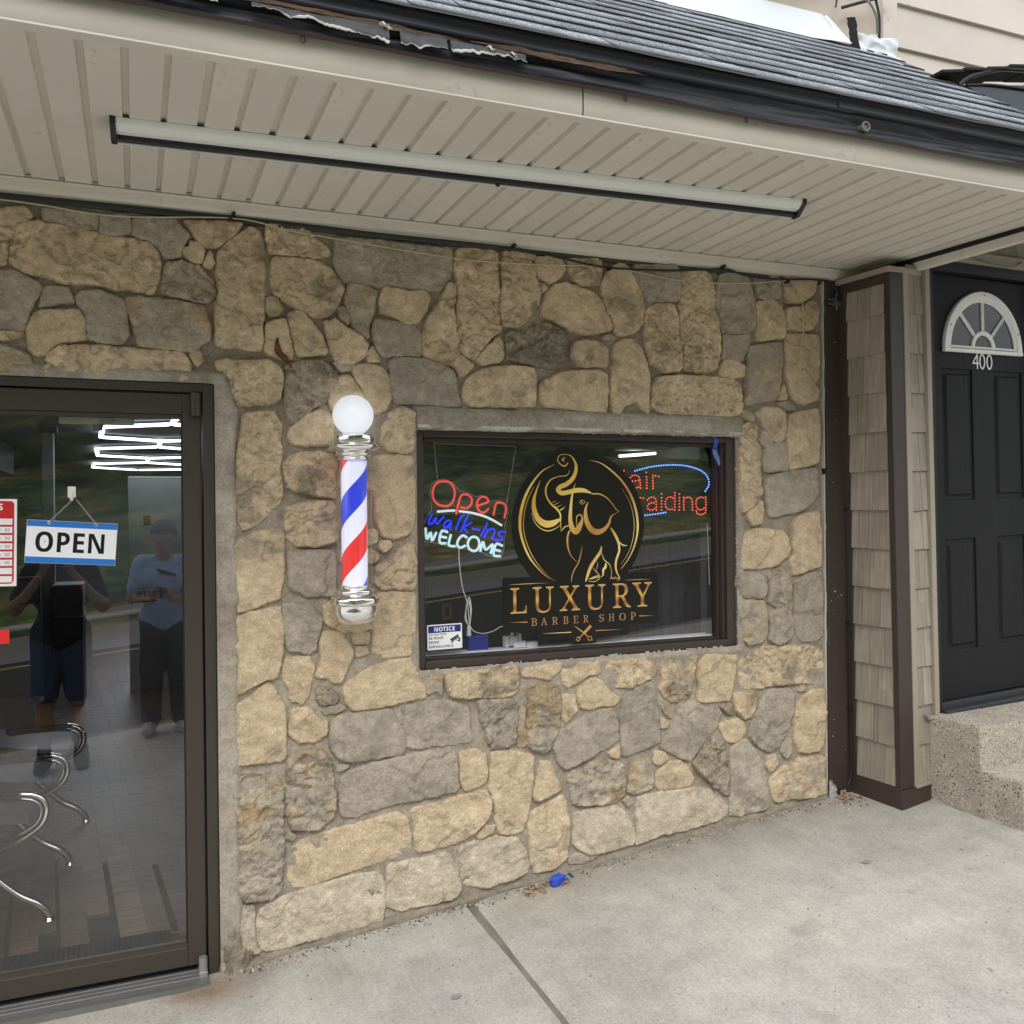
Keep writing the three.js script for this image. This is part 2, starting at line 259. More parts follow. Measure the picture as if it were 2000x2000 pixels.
st('tr',-275,2178,-232,2149,-168,2139,-62,2135,42,2135,180,2134,193,2156,189,2188,168,2228,65,2229,-61,2234,-118,2235,-231,2228,-271,2195);
st('ts',-247,2139,-263,2161,-283,2157,-289,2135);
st('ms',-474,2131,-316,2138,-324,2158,-337,2192,-375,2211,-417,2222,-473,2218);
st('tr',-462,2234,-367,2251,-344,2261,-347,2269,-382,2267,-461,2270);
st('ts',213,2187,237,2200,220,2236,189,2222);
st('tr',288,2529,298,2459,284,2412,281,2271,305,2256,355,2262,400,2252,442,2252,449,2300,447,2348,455,2424,453,2491,456,2567,453,2662,442,2694,414,2712,391,2698,327,2642,291,2599);
st('tr',467,2663,478,2622,567,2618,653,2619,705,2634,693,2667,654,2687,626,2721,540,2726,467,2725);
st('tr',477,2569,481,2493,495,2466,556,2432,637,2394,685,2393,715,2415,735,2455,755,2511,740,2534,707,2580,663,2601,605,2607,496,2607);
st('ms',464,2406,475,2383,508,2390,523,2415,500,2456,465,2449);
st('ts',460,2241,525,2226,554,2225,559,2254,545,2335,532,2377,461,2353);
st('ts',555,2336,573,2250,597,2237,679,2251,691,2266,665,2328,627,2374,598,2413,574,2407,546,2398);
st('ts',689,2330,713,2238,732,2217,787,2222,832,2250,848,2295,818,2330,753,2363,722,2391,714,2378,680,2378);
st('ms',755,2467,784,2400,793,2351,818,2333,848,2325,856,2370,875,2456,888,2507,840,2528,775,2530);
st('ms',739,2392,773,2369,776,2399,754,2437,737,2436);
st('gs',724,2601,743,2534,825,2531,891,2527,952,2532,1088,2528,1152,2533,1185,2582,1202,2635,1197,2709,1006,2703,842,2709,725,2704);
st('ts',898,2468,900,2423,951,2416,997,2389,1044,2393,1087,2441,1104,2499,1083,2527,1014,2517,916,2529);
st('gs',868,2356,873,2316,898,2258,1053,2261,1064,2277,1065,2358,1044,2382,961,2392,879,2396);
st('ts',847,2260,852,2233,895,2235,888,2252,868,2291);
st('tr',1157,2508,1119,2454,1087,2401,1070,2344,1075,2263,1160,2236,1197,2233,1222,2281,1226,2327,1205,2403,1200,2480,1212,2553,1185,2566);
st('tr',291,2169,331,2143,344,2087,357,2045,412,2047,505,2064,517,2118,520,2156,506,2194,469,2216,381,2206,327,2208,278,2201);
st('dr',529,2118,532,2017,551,1975,599,2000,638,2050,677,2061,697,2101,727,2156,722,2185,678,2219,611,2223,534,2205);
st('ms',747,2188,776,2197,787,2217,713,2219);
st('ts',702,2111,691,2066,710,2023,845,2012,845,2037,835,2091,806,2139,776,2173,732,2166);
st('ts',801,2164,836,2106,850,2047,880,2028,921,2044,940,2095,938,2170,913,2209,847,2223,787,2208);
st('gs',943,2125,958,2073,1051,2074,1228,2069,1218,2121,1203,2208,1138,2240,1074,2255,941,2248);
st('tr',936,2009,910,1984,899,1919,920,1884,997,1875,1028,1885,1032,1962,1035,2043,988,2056,931,2029);
st('tr',1214,2553,1222,2512,1216,2450,1220,2373,1233,2291,1258,2272,1291,2263,1319,2301,1364,2356,1407,2390,1399,2463,1402,2542,1395,2605,1396,2720,1279,2719,1213,2702);
st('ts',1302,2259,1324,2244,1402,2259,1417,2275,1414,2343,1398,2363,1341,2308);
st('tr',1417,2570,1410,2485,1421,2412,1489,2411,1530,2441,1583,2476,1592,2531,1584,2567,1564,2619,1556,2677,1492,2692,1421,2691);
st('ts',1562,2667,1579,2626,1631,2601,1685,2635,1706,2669,1692,2708,1633,2714,1574,2705);
st('ts',1601,2563,1619,2576,1611,2596,1590,2595);
st('tr',1719,2676,1745,2629,1775,2602,1867,2615,1877,2646,1875,2723,1710,2713);
st('ts',1601,2499,1597,2467,1647,2449,1731,2408,1822,2398,1921,2423,1928,2440,1897,2499,1873,2547,1848,2572,1769,2593,1703,2612,1661,2595,1613,2554);
st('dr',1437,2329,1431,2271,1499,2258,1598,2247,1675,2251,1705,2285,1715,2345,1707,2399,1630,2431,1571,2427,1501,2396,1438,2382);
st('ts',1739,2303,1747,2263,1808,2258,1910,2268,1908,2340,1871,2365,1809,2372,1742,2352);
st('ts',1892,2653,1876,2596,1891,2532,1928,2474,1952,2409,1996,2406,2048,2426,2083,2456,2091,2541,2082,2591,2044,2655,2012,2708,1975,2721,1937,2701);
st('ms',1886,2380,1939,2383,1940,2397,1915,2406,1883,2388);
st('ts',1925,2197,1924,2064,1961,2063,1993,2100,2051,2118,2095,2067,2108,2070,2113,2233,2104,2283,2079,2344,2041,2389,1996,2389,1939,2353);
st('ts',1245,2095,1272,2070,1451,2074,1561,2080,1562,2155,1560,2213,1545,2239,1453,2240,1340,2229,1273,2195,1240,2152);
st('ts',1582,2118,1602,2081,1685,2076,1806,2066,1895,2063,1906,2141,1903,2229,1869,2244,1747,2238,1657,2218,1586,2172);
st('ts',1200,2233,1213,2218,1224,2187,1251,2199,1285,2237,1241,2271,1225,2275);
st('ts',1427,2699,1492,2698,1556,2690,1574,2716,1427,2718);
st('gs',2031,2676,2075,2618,2100,2569,2198,2571,2261,2576,2272,2640,2272,2703,2253,2735,2044,2716);
st('tr',2100,2508,2096,2440,2104,2339,2130,2284,2175,2253,2261,2260,2278,2286,2282,2389,2270,2457,2270,2514,2244,2558,2172,2564,2113,2531);
st('tr',2285,2635,2278,2549,2286,2452,2296,2367,2291,2275,2315,2256,2423,2259,2472,2284,2479,2319,2480,2407,2474,2494,2468,2586,2458,2649,2449,2707,2401,2723,2279,2709);
st('gs',2472,2639,2482,2541,2494,2448,2550,2440,2649,2458,2686,2484,2693,2544,2680,2596,2666,2672,2645,2724,2525,2725,2487,2710);
st('ms',2501,2385,2497,2326,2521,2330,2605,2320,2620,2350,2649,2399,2649,2452,2578,2436,2505,2440);
st('ts',2496,2291,2482,2253,2548,2247,2626,2253,2626,2301,2570,2324,2514,2327);
st('tr',2128,2160,2124,2098,2160,2077,2206,2061,2306,2070,2476,2066,2606,2070,2611,2150,2611,2209,2562,2239,2444,2242,2274,2240,2162,2227,2135,2194);
st('gs',2705,2631,2759,2617,2829,2632,2833,2680,2816,2735,2681,2721);
st('ts',2859,2652,2877,2617,2937,2616,3005,2651,3040,2691,3044,2734,2856,2736,2852,2706);
st('ts',2693,2544,2696,2485,2692,2425,2757,2432,2842,2446,2854,2555,2832,2590,2789,2623,2694,2603);
st('ts',2857,2495,2943,2486,3019,2500,3054,2545,3058,2607,3028,2635,2959,2599,2862,2586);
st('ms',2641,2298,2636,2210,2628,2118,2689,2135,2791,2150,2817,2187,2833,2278,2841,2350,2838,2425,2757,2411,2652,2396);
st('ts',2859,2279,2880,2202,2917,2149,2969,2138,3038,2159,3054,2208,3031,2238,3054,2270,3059,2380,3057,2472,2958,2472,2857,2459);
st('ts',2824,2187,2817,2154,2857,2156,2869,2171,2847,2224);
st('ms',2857,2110,2909,2106,2905,2130,2865,2144,2813,2133);
st('ts',2731,2029,2767,1964,2811,1944,2848,1972,2863,2038,2857,2092,2820,2115,2732,2112,2681,2081);
st('ts',2875,2039,2859,1984,2866,1942,2869,1894,2876,1821,2981,1840,3050,1859,3055,1982,3053,2117,2954,2101,2882,2081);
st('gs',2729,1820,2758,1809,2868,1821,2869,1918,2855,1954,2833,1959,2723,1916);
st('ms',2613,2058,2674,2051,2667,2081,2614,2097);
st('tr',2596,1944,2595,1852,2594,1729,2600,1625,2622,1625,2698,1680,2713,1717,2706,1773,2711,1841,2712,1921,2693,1964,2701,2020,2657,2041,2601,2018);
st('gs',2708,1946,2746,1922,2780,1938,2769,1972,2739,2002,2716,1996);
st('ts',2675,1649,2634,1619,2637,1594,2659,1563,2715,1568,2724,1630,2716,1674);
st('gs',2728,1729,2743,1667,2757,1605,2788,1598,2849,1613,2927,1622,3014,1665,3043,1703,3051,1754,3048,1828,2882,1814,2733,1779);
st('ts',2887,1490,2894,1427,2878,1383,2889,1317,2987,1342,3055,1359,3059,1410,3057,1537,3046,1624,2943,1603,2891,1565);
st('ts',2597,1361,2694,1358,2778,1368,2863,1409,2878,1446,2871,1497,2841,1532,2772,1536,2681,1547,2629,1526,2594,1423);
st('mr',2758,1269,2745,1201,2798,1170,2860,1189,2876,1226,2865,1296,2846,1347,2793,1358,2754,1331);
st('ms',2595,1116,2605,1029,2638,1003,2698,1011,2729,1046,2741,1133,2723,1202,2648,1212,2599,1208);
st('gs',2582,1288,2603,1226,2723,1221,2735,1276,2709,1339,2590,1343);
st('ms',2759,1076,2743,1021,2789,996,2843,1008,2886,1030,2886,1100,2875,1163,2791,1161,2752,1138);
st('gs',2899,1193,2886,1100,2913,1029,2944,998,3031,996,3067,1026,3072,1089,3069,1217,3059,1339,2971,1317,2896,1288);
st('tr',370,1947,355,1852,349,1735,352,1612,379,1576,421,1602,472,1649,510,1691,516,1744,502,1811,517,1869,508,1926,513,1984,486,2028,379,2013);
st('ts',337,1405,340,1273,399,1285,460,1310,502,1323,517,1423,520,1519,514,1586,402,1564,343,1542);
st('ts',536,1922,555,1908,593,1899,695,1905,710,1935,705,2004,667,2037,618,2020,551,1966);
st('tr',525,1792,539,1735,644,1705,717,1700,719,1857,680,1871,588,1870,526,1840);
st('tr',524,1610,528,1552,560,1518,637,1513,718,1533,717,1680,591,1681,529,1658);
st('gs',536,1422,544,1354,611,1318,674,1324,713,1318,715,1494,613,1497,536,1494);
st('gs',515,1207,532,1119,570,1117,604,1100,633,1117,638,1151,658,1203,658,1242,620,1288,563,1300,515,1293);
st('ts',663,1227,687,1206,736,1179,806,1175,856,1192,856,1217,756,1207,717,1244,698,1299,668,1281);
st('ts',732,1734,862,1734,871,1635,896,1549,942,1533,1015,1557,1031,1633,1032,1734,1028,1861,930,1864,738,1842);
st('ts',735,1538,834,1511,875,1525,880,1565,860,1575);
st('ts',887,1505,905,1482,936,1508,931,1529,895,1524);
st('ts',739,1498,734,1449,849,1441,874,1445,885,1475,862,1490);
st('tr',863,1361,898,1339,1028,1329,1034,1379,1027,1526,988,1502,930,1458,869,1420);
st('ts',867,1261,851,1217,863,1161,853,1097,906,1066,1025,1070,1028,1126,1032,1227,1030,1313,934,1323,873,1315);
st('ts',334,1128,332,970,382,987,438,1016,489,1026,511,1115,514,1178,515,1230,501,1289,394,1270,340,1254);
st('ts',328,846,329,704,388,707,448,705,500,709,517,731,520,846,516,909,484,974,461,1002,433,992,396,958,338,930);
st('mr',326,634,328,563,345,490,321,329,342,231,369,197,457,195,495,220,500,253,506,396,502,483,508,549,504,622,481,653,448,672,329,681);
st('ts',513,1058,508,1020,531,970,540,926,559,929,578,910,602,940,617,1001,627,1059,608,1092,523,1091);
st('ts',652,1116,652,1057,634,1015,675,1007,704,980,734,985,744,1021,770,1068,780,1097,755,1143,736,1174,692,1186,655,1184);
st('ts',785,1131,840,1128,841,1167,806,1180,776,1167);
st('ts',790,1077,835,1088,825,1114,792,1111);
st('ts',741,957,743,913,772,873,817,869,929,881,1071,899,1066,945,1035,993,1025,1060,931,1052,834,1029,754,981);
st('dr',636,932,650,904,704,906,721,929,680,967,636,971);
st('ms',664,866,693,868,748,880,733,894,694,897,655,881);
st('ts',534,849,534,796,567,771,624,765,653,774,676,801,669,836,635,864,616,899,544,896);
st('gs',687,731,716,694,760,674,851,674,974,680,987,714,980,765,955,818,929,866,827,860,723,860,688,829);
st('gs',980,780,987,709,1015,695,1148,696,1263,695,1258,773,1253,841,1161,875,1086,882,973,864);
st('mr',520,610,521,490,539,441,597,431,650,433,699,475,705,538,696,613,691,682,653,725,605,740,528,715);
st('gs',730,609,717,561,724,467,783,454,828,468,925,485,1082,495,1201,505,1202,624,1186,672,1111,680,995,673,825,652,750,636);
st('ts',517,333,521,251,542,221,599,216,638,224,696,237,796,255,908,268,1006,278,1002,360,992,417,951,453,798,429,664,413,563,394,524,361);
st('ms',516,409,534,401,556,417,532,430);
st('gs',713,643,730,643,760,659,713,665);
st('ts',1018,378,1022,296,1038,276,1107,283,1204,294,1265,327,1326,376,1350,446,1322,492,1206,480,1005,455);
st('ws',401,118,400,66,418,5,478,-6,549,4,636,12,694,11,793,23,887,31,896,109,891,195,861,235,696,222,551,202,457,180,419,158);
st('gs',320,43,354,-1,413,-3,395,48,397,176,324,188);
st('ws',901,88,947,60,1078,63,1191,74,1208,113,1192,203,1160,260,1053,255,902,249);
st('tr',1159,922,1177,889,1259,877,1326,876,1421,868,1467,890,1474,948,1469,996,1244,984,1157,983);
st('ms',1060,955,1076,908,1113,920,1134,898,1140,938,1135,985,1061,991);
st('ts',1491,949,1572,935,1619,923,1631,936,1667,971,1668,992,1602,989,1486,982);
st('ts',1670,949,1679,900,1702,884,1745,905,1794,929,1855,935,1856,987,1676,989);
st('gr',1297,821,1308,768,1324,735,1335,687,1351,659,1414,663,1451,675,1466,763,1478,820,1438,861,1287,869);
st('mr',1513,823,1506,759,1517,705,1511,658,1528,640,1569,619,1598,613,1616,657,1640,682,1659,734,1663,809,1661,893,1584,907,1519,902);
st('ms',1457,690,1465,652,1505,653,1517,694,1495,739,1501,813,1484,825);
st('ts',1750,834,1762,789,1811,779,1848,792,1916,786,1941,806,1948,822,1898,854,1861,896,1818,916,1751,877);
st('ts',1671,765,1689,739,1719,755,1744,785,1738,846,1672,857);
st('gs',1651,567,1681,536,1790,573,1889,606,1946,639,1940,712,1916,775,1841,771,1737,737,1664,701,1628,634);
st('ts',1210,623,1214,539,1233,501,1277,506,1322,526,1328,578,1323,636,1279,667,1218,663);
st('ts',1345,581,1338,493,1360,437,1365,353,1376,309,1421,292,1484,304,1502,334,1520,427,1533,532,1540,612,1436,644,1351,648);
st('ts',1550,520,1532,447,1543,419,1602,433,1665,457,1639,514,1616,576,1574,581);
st('mr',1707,441,1715,380,1912,360,1969,397,1969,453,1964,526,1851,561,1753,533,1692,519);
st('ts',1510,322,1518,267,1523,160,1534,115,1628,122,1689,161,1695,242,1699,306,1691,383,1673,429,1566,389,1514,369);
st('ws',1719,216,1737,187,1798,153,1909,161,2011,173,2024,205,2005,264,1968,319,1911,354,1800,353,1721,341);
st('ws',1205,158,1224,113,1317,93,1430,106,1505,125,1514,161,1495,228,1461,273,1387,292,1275,290,1209,271);
st('ts',1297,299,1348,313,1365,342,1320,343,1281,307);
st('ts',1907,565,1945,556,1946,611,1892,584);
st('ms',1700,130,1773,124,1835,142,1847,151,1743,169,1692,155);
st('ms',1988,467,1981,407,2019,385,2090,399,2116,412,2117,480,2092,545,2008,532);
st('tr',1880,911,1929,868,1980,859,2056,869,2135,902,2122,985,2058,984,1949,983,1906,981,1887,960);
st('gs',1950,728,1959,655,1970,553,2073,581,2151,606,2145,703,2137,789,2128,880,2056,858,1973,826);
st('tr',2161,900,2150,844,2173,797,2219,776,2272,771,2306,791,2320,865,2341,926,2348,975,2175,979);
st('ts',2365,942,2357,885,2349,764,2442,756,2525,755,2540,824,2562,898,2566,974,2493,976,2396,977);
st('tr',2583,914,2582,832,2617,800,2704,801,2813,807,2925,804,3069,786,3074,860,3071,934,3033,967,2852,991,2706,989,2612,959);
st('ms',2179,728,2211,703,2232,746,2199,755,2159,770);
st('ts',2158,665,2191,665,2195,687,2155,714);
st('gs',2224,690,2177,626,2151,578,2256,521,2309,498,2350,551,2399,604,2454,656,2476,706,2462,731,2380,739,2339,771,2278,759);
st('dr',2517,691,2546,694,2532,742,2469,736);
st('ts',2482,601,2509,569,2551,558,2587,578,2615,611,2602,647,2559,669,2503,657,2461,650);
st('ts',2550,741,2560,704,2609,662,2645,667,2674,718,2678,780,2550,788);
st('gs',2681,699,2637,638,2629,586,2672,528,2751,495,2795,515,2848,587,2886,674,2894,746,2865,785,2747,786,2718,761);
st('ts',2886,626,2892,528,2914,478,2982,464,3043,470,3074,534,3079,644,3069,762,3015,766,2947,742,2909,696);
st('dr',2364,532,2323,490,2349,453,2417,387,2486,326,2513,322,2515,433,2509,545,2474,584,2426,595);
st('gs',2522,433,2527,315,2519,228,2576,214,2647,222,2719,224,2741,257,2728,361,2714,440,2679,497,2622,563,2572,562,2530,531);
st('ts',2749,304,2778,250,2867,259,2964,247,3079,256,3068,338,3066,442,2921,440,2824,415,2750,364);
st('ms',2803,496,2839,450,2876,482,2877,542,2840,552);
st('ts',2729,426,2750,400,2795,437,2780,480,2736,473);
st('ts',2121,514,2150,505,2193,528,2170,559,2124,564);
st('ts',2123,412,2149,389,2254,384,2308,389,2329,415,2296,476,2256,510,2203,510,2136,472);
st('ws',2028,317,2037,260,2017,162,2055,167,2146,188,2313,193,2457,213,2506,235,2513,264,2465,311,2403,365,2315,376,2214,377,2103,380,2038,366);
st('ms',1987,334,2012,353,1994,377,1962,370);
st('ms',2917,759,2955,768,2955,783,2910,775);
{ // trowelled concrete lintel over the window, its edge flaking white
  const prof = [[-0.09, 1.972], [0.02, 1.971], [0.034, 1.978], [0.038, 1.99], [0.034, 2.012], [0.028, 2.036], [0.016, 2.058], [-0.004, 2.07]];
  const g = grid(300, 28, (u, v) => { const t = v * (prof.length - 1), i = Math.min(Math.floor(t), prof.length - 2), k = t - i, x = lerp(1.028, 2.62, u), n = 0.006 * fbm(x * 16, v * 5, 3), e = sst(u, 0, 0.012) * (1 - sst(u, 0.975, 1)); return [x, lerp(prof[i][1], prof[i + 1][1], k) + (v > 0.9 ? n * 1.4 : 0) + 0.006 * (fbm(x * 3, 1, 4)), lerp(prof[i][0], prof[i + 1][0], k) * (v > 0.2 ? lerp(0.1, 1, e) : 1) + n]; },
    (u, v) => { const x = u * 1.6, n = fbm(x * 4, v * 3, 8), p = fbm(x * 9, v * 2, 31); let c = mixc([0.36, 0.32, 0.25], [0.46, 0.43, 0.365], clamp(0.5 + n * 1.6, 0, 1)); if (v < 0.42 && p > 0.02 + 0.3 * Math.abs(v - 0.28)) c = mixc(c, [0.66, 0.65, 0.63], 0.85); return c; }, (u, v) => [u * 1.6, v * 0.15]);
  obj('lintel', g, mortarMat, wall);
  // footing strip along the bottom, and the flaked white caulk line on the corner
  const f = grid(220, 6, (u, v) => { const x = lerp(0.33, 3.1, u), n = fbm(x * 14, v * 4, 5), y = groundY(x, 0); return [x, y + lerp(0.035 + 0.02 * n, -0.012, Math.pow(v, 0.8)), lerp(-0.01, 0.042 + 0.014 * n, v)]; }, (u, v) => { const n = fbm(u * 30, v * 4, 2), k = 1 + 0.5 * n; return mixc([0.3, 0.265, 0.205], [0.15, 0.12, 0.09], sst(v + n * 0.6, 0.55, 0.95)).map((q) => q * k); }, (u, v) => [u * 3, v * 0.08]);
  obj('footing', f, mortarMat, wall);
  const ck = []; for (let y = 0.27; y < 2.7; y += 0.03) if (fbm(y * 6, 2, 4) > -0.32) ck.push(bx(3.077 + 0.002 * vn(y * 20, 1), 3.0845 + 0.003 * (fbm(y * 12, 5, 1) > 0.1), y, y + 0.031, -0.005, 0.014));
  obj('caulk_line', ck, mat([0.55, 0.52, 0.47], 0.8), wall);
  // rust stain bled from a nail: thin crust hugging the mortar
  obj('rust_stain', relief(0.46, 0.6, 2.14, 2.3, 0.004, (x, y) => 0.02 * (0.1 + sst(y, 2.17, 2.25) - 1.1 * sst(y, 2.24, 2.29)) - Math.abs(x - 0.5 - 0.05 * sst(2.27 - y, 0, 0.09)) * 1.1 + 0.014 * fbm(x * 60, y * 40, 9), () => 0.0225, (x, y) => mixc([0.1, 0.03, 0.018], [0.2, 0.09, 0.05], clamp(0.5 + fbm(x * 70, y * 70, 2), 0, 1))), mortarMat, wall);
  // patch of broken mortar at the foot of the door jamb
  obj('mortar_patch', relief(0.27, 0.4, -0.08, 0.12, 0.006, (x, y) => 0.05 + 0.02 * fbm(x * 20, y * 12, 1) - Math.abs(x - 0.325) * 0.9 - Math.max(0, y - 0.02) * 0.35, (x, y, d) => 0.012 + 0.022 * sst(d, 0, 0.02) + 0.012 * fbm(x * 40, y * 40, 3), (x, y) => mixc([0.33, 0.29, 0.22], [0.24, 0.2, 0.14], clamp(0.5 + 2 * fbm(x * 30, y * 30, 7), 0, 1))), mortarMat, wall);
}

// ---------------------------------------------------------------- shop window
const win = thing('shop_window', 'wide shop window in a peeling dark brown wooden frame with the gold elephant decal', 'window', [0, 0, 0], null, { kind: 'structure' });
{
  const fr = (n, g) => obj(n, g, brownPaint, win);
  fr('frame_stile', bx(1.046, 1.075, 1.003, 1.971, -0.11, -0.012, 0.004)); fr('frame_stile', bx(2.532, 2.579, 1.003, 1.971, -0.11, -0.012, 0.004));
  fr('frame_rail', bx(1.075, 2.532, 1.943, 1.971, -0.11, -0.014, 0.004)); fr('frame_rail', bx(1.075, 2.532, 1.003, 1.036, -0.11, -0.006, 0.006));
  fr('glazing_stop', bx(1.075, 1.089, 1.036, 1.943, -0.1, -0.05, 0.003)); fr('glazing_stop', [bx(2.518, 2.532, 1.036, 1.943, -0.1, -0.03, 0.003), bx(2.508, 2.518, 1.036, 1.943, -0.1, -0.055, 0.003)]);
  fr('glazing_stop', bx(1.089, 2.518, 1.927, 1.943, -0.1, -0.045, 0.003)); fr('glazing_stop', bx(1.089, 2.518, 1.036, 1.044, -0.1, -0.05, 0.003));
  obj('pane', new THREE.PlaneGeometry(1.43, 0.885).translate(1.8, 1.485, -0.075), glassMat, win);
  obj('interior_sill', bx(1.06, 2.56, 1.0, 1.046, -0.19, -0.1101, 0.003), mat([0.8, 0.87, 0.9], 0.5), win);
  // paint flakes where the frame meets wall
  const fl = []; for (let i = 0; i < 90; i++) { const s = R(); const x = s < 0.75 ? rr(1.05, 2.57) : 2.578, y = s < 0.5 ? 1.0015 + rr(0, 0.004) : s < 0.75 ? 1.969 : rr(1.0, 1.97); const w = rr(0.004, 0.02); fl.push(bx(x, x + w, y, y + rr(0.002, 0.006), -0.016, -0.004 + rr(0, 0.004))); }
  obj('paint_flakes', fl, mat([0.5, 0.47, 0.45], 0.8), win).userData = { kind: 'stuff' };
}

// ---------------------------------------------------------------- shop door
const door = thing('shop_door', 'dark bronze aluminium glass shop door with OPEN sign', 'door', [0, 0, 0], null, { kind: 'structure' });
{
  const Z0 = -0.055, Z1 = -0.012;
  obj('jamb', bx(0.233, 0.273, -0.06, 2.119, -0.11, 0.0, 0.003), bronze, door); obj('jamb', bx(-0.79, -0.752, -0.06, 2.119, -0.11, 0.0, 0.003), bronze, door);
  obj('header', bx(-0.752, 0.233, 2.087, 2.119, -0.11, 0.0, 0.003), bronze, door);
  obj('stile', bx(0.163, 0.226, -0.012, 2.08, Z0, Z1, 0.003), bronze, door); obj('stile', bx(-0.745, -0.682, -0.012, 2.08, Z0, Z1, 0.003), bronze, door);
  obj('top_rail', bx(-0.682, 0.163, 2.006, 2.08, Z0, Z1, 0.003), bronze, door); obj('bottom_rail', bx(-0.682, 0.163, -0.012, 0.058, Z0, Z1, 0.003), bronze, door);
  obj('glazing_bead', bx(-0.682, 0.163, 1.99, 2.006, Z0 + 0.006, Z1 - 0.008, 0.002), bronze, door);
  obj('glazing_bead', extrude([[Z1 - 0.004, 0.058], [Z0, 0.058], [Z0, 0.07], [Z0 + 0.014, 0.07]], 0.845).rotateY(-Math.PI / 2).translate(0.163, 0, 0), bronze, door);
  obj('glazing_bead', bx(0.158, 0.163, 0.07, 1.99, Z0 + 0.01, Z1 - 0.012), mat([0.015, 0.015, 0.015], 0.5), door);
  obj('pane', new THREE.PlaneGeometry(0.84, 1.92).translate(-0.26, 1.03, -0.034), glassMat, door);
  const hinge = obj('top_pivot', [cyl([0.208, 2.0, -0.002], [0.208, 2.084, -0.002], 0.018, 0.018, 24), bx(0.19, 0.226, 2.06, 2.082, -0.03, 0.004, 0.003)], bronze, door);
  obj('bottom_pivot', [cyl([0.213, -0.04, 0.008], [0.213, 0.022, 0.008], 0.016, 0.015, 24), bx(0.198, 0.228, -0.055, -0.026, -0.03, 0.026, 0.004)], mat([0.36, 0.36, 0.36], 0.5, { metalness: 0.6 }), door);
  const th = []; for (let i = 0; i < 5; i++) th.push(bx(-0.8, 0.2, -0.05, -0.034 - i * 0.0035, -0.03 + i * 0.02, -0.015 + i * 0.02, 0.002));
  obj('threshold', [bx(-0.8, 0.232, -0.11, -0.045, -0.11, 0.075), ...th], mat([0.3, 0.3, 0.3], 0.55, { metalness: 0.7, map: rep(dirtMap, 4) }), door);
  obj('closer_bracket', bx(-0.246, 0.0, 1.966, 1.992, -0.085, -0.062, 0.003), mat([0.3, 0.32, 0.29], 0.7, { map: rep(dirtMap, 5) }), door);
  obj('closer_knob', cyl([-0.12, 1.945, -0.075], [-0.12, 1.967, -0.075], 0.014, 0.018), mat([0.06, 0.06, 0.055], 0.5), door);
}

// ---------------------------------------------------------------- things on the door
{ // OPEN sign hanging on its chain from a clear hook
  const c = [-0.2065, 1.545, -0.02], s = thing('open_sign', 'white OPEN sign with blue stripes hanging by a chain on the glass door', 'sign', c); s.rotation.z = -0.07;
  const face = canvasTex(1024, 530, (g, w, h) => {
    g.fillStyle = '#f4f6fb'; g.fillRect(0, 0, w, h); g.fillStyle = '#2f7cd0'; g.fillRect(0, 0, w, 76); g.fillRect(0, h - 76, w, 76);
    g.fillStyle = '#12120f'; g.font = 'bold 330px sans-serif'; g.textAlign = 'center'; g.textBaseline = 'middle';
    g.save(); g.translate(w / 2 - 12, h / 2 + 4); g.scale(0.93, 1.06); g.fillText('OPEN', 0, 0); g.restore();
    g.fillStyle = '#222'; g.beginPath(); g.arc(206, 262, 7, 0, 7); g.fill();
  });
  obj('sign_board', bx(-0.144, 0.144, -0.0745, 0.0745, -0.0015, 0.0005), mat([0.8, 0.8, 0.82], 0.4), s);
  obj('sign_print', new THREE.PlaneGeometry(0.286, 0.147).translate(0, 0, 0.0012), mat(0xffffff, 0.35, { map: face }), s);
  for (const x of [-0.075, 0.075]) obj('eyelet', new THREE.TorusGeometry(0.005, 0.0014, 6, 14).translate(x, 0.067, 0.0025), chrome, s);
  const link = []; for (const sx of [-1, 1]) for (let i = 0; i < 26; i++) { const t = (i + 0.5) / 26, g = new THREE.TorusGeometry(0.0024, 0.0008, 4, 7); g.scale(1, 1.35, 1); if (i % 2) g.rotateY(1.3); g.rotateZ(sx * 0.75); g.translate(lerp(sx * 0.075, sx * 0.006, t), lerp(0.069, 0.152, t), 0.003); link.push(g); }
  obj('chain', link, alu, s);
  const hk = thing('wall_hook', 'small clear plastic hook stuck on the door glass above the OPEN sign', 'hook', [-0.205, 1.72, -0.026]);
  obj('base', new RoundedBoxGeometry(0.026, 0.04, 0.006, 3, 0.0029).translate(0, 0.003, 0), phys([0.85, 0.85, 0.78], 0.3), hk);
  obj('hook', tube([[0, 0.0, 0.003], [0, -0.014, 0.005], [0, -0.022, 0.01], [0, -0.02, 0.015], [0, -0.012, 0.016]], 0.006, 24, 10), phys([0.85, 0.85, 0.78], 0.3), hk);
}
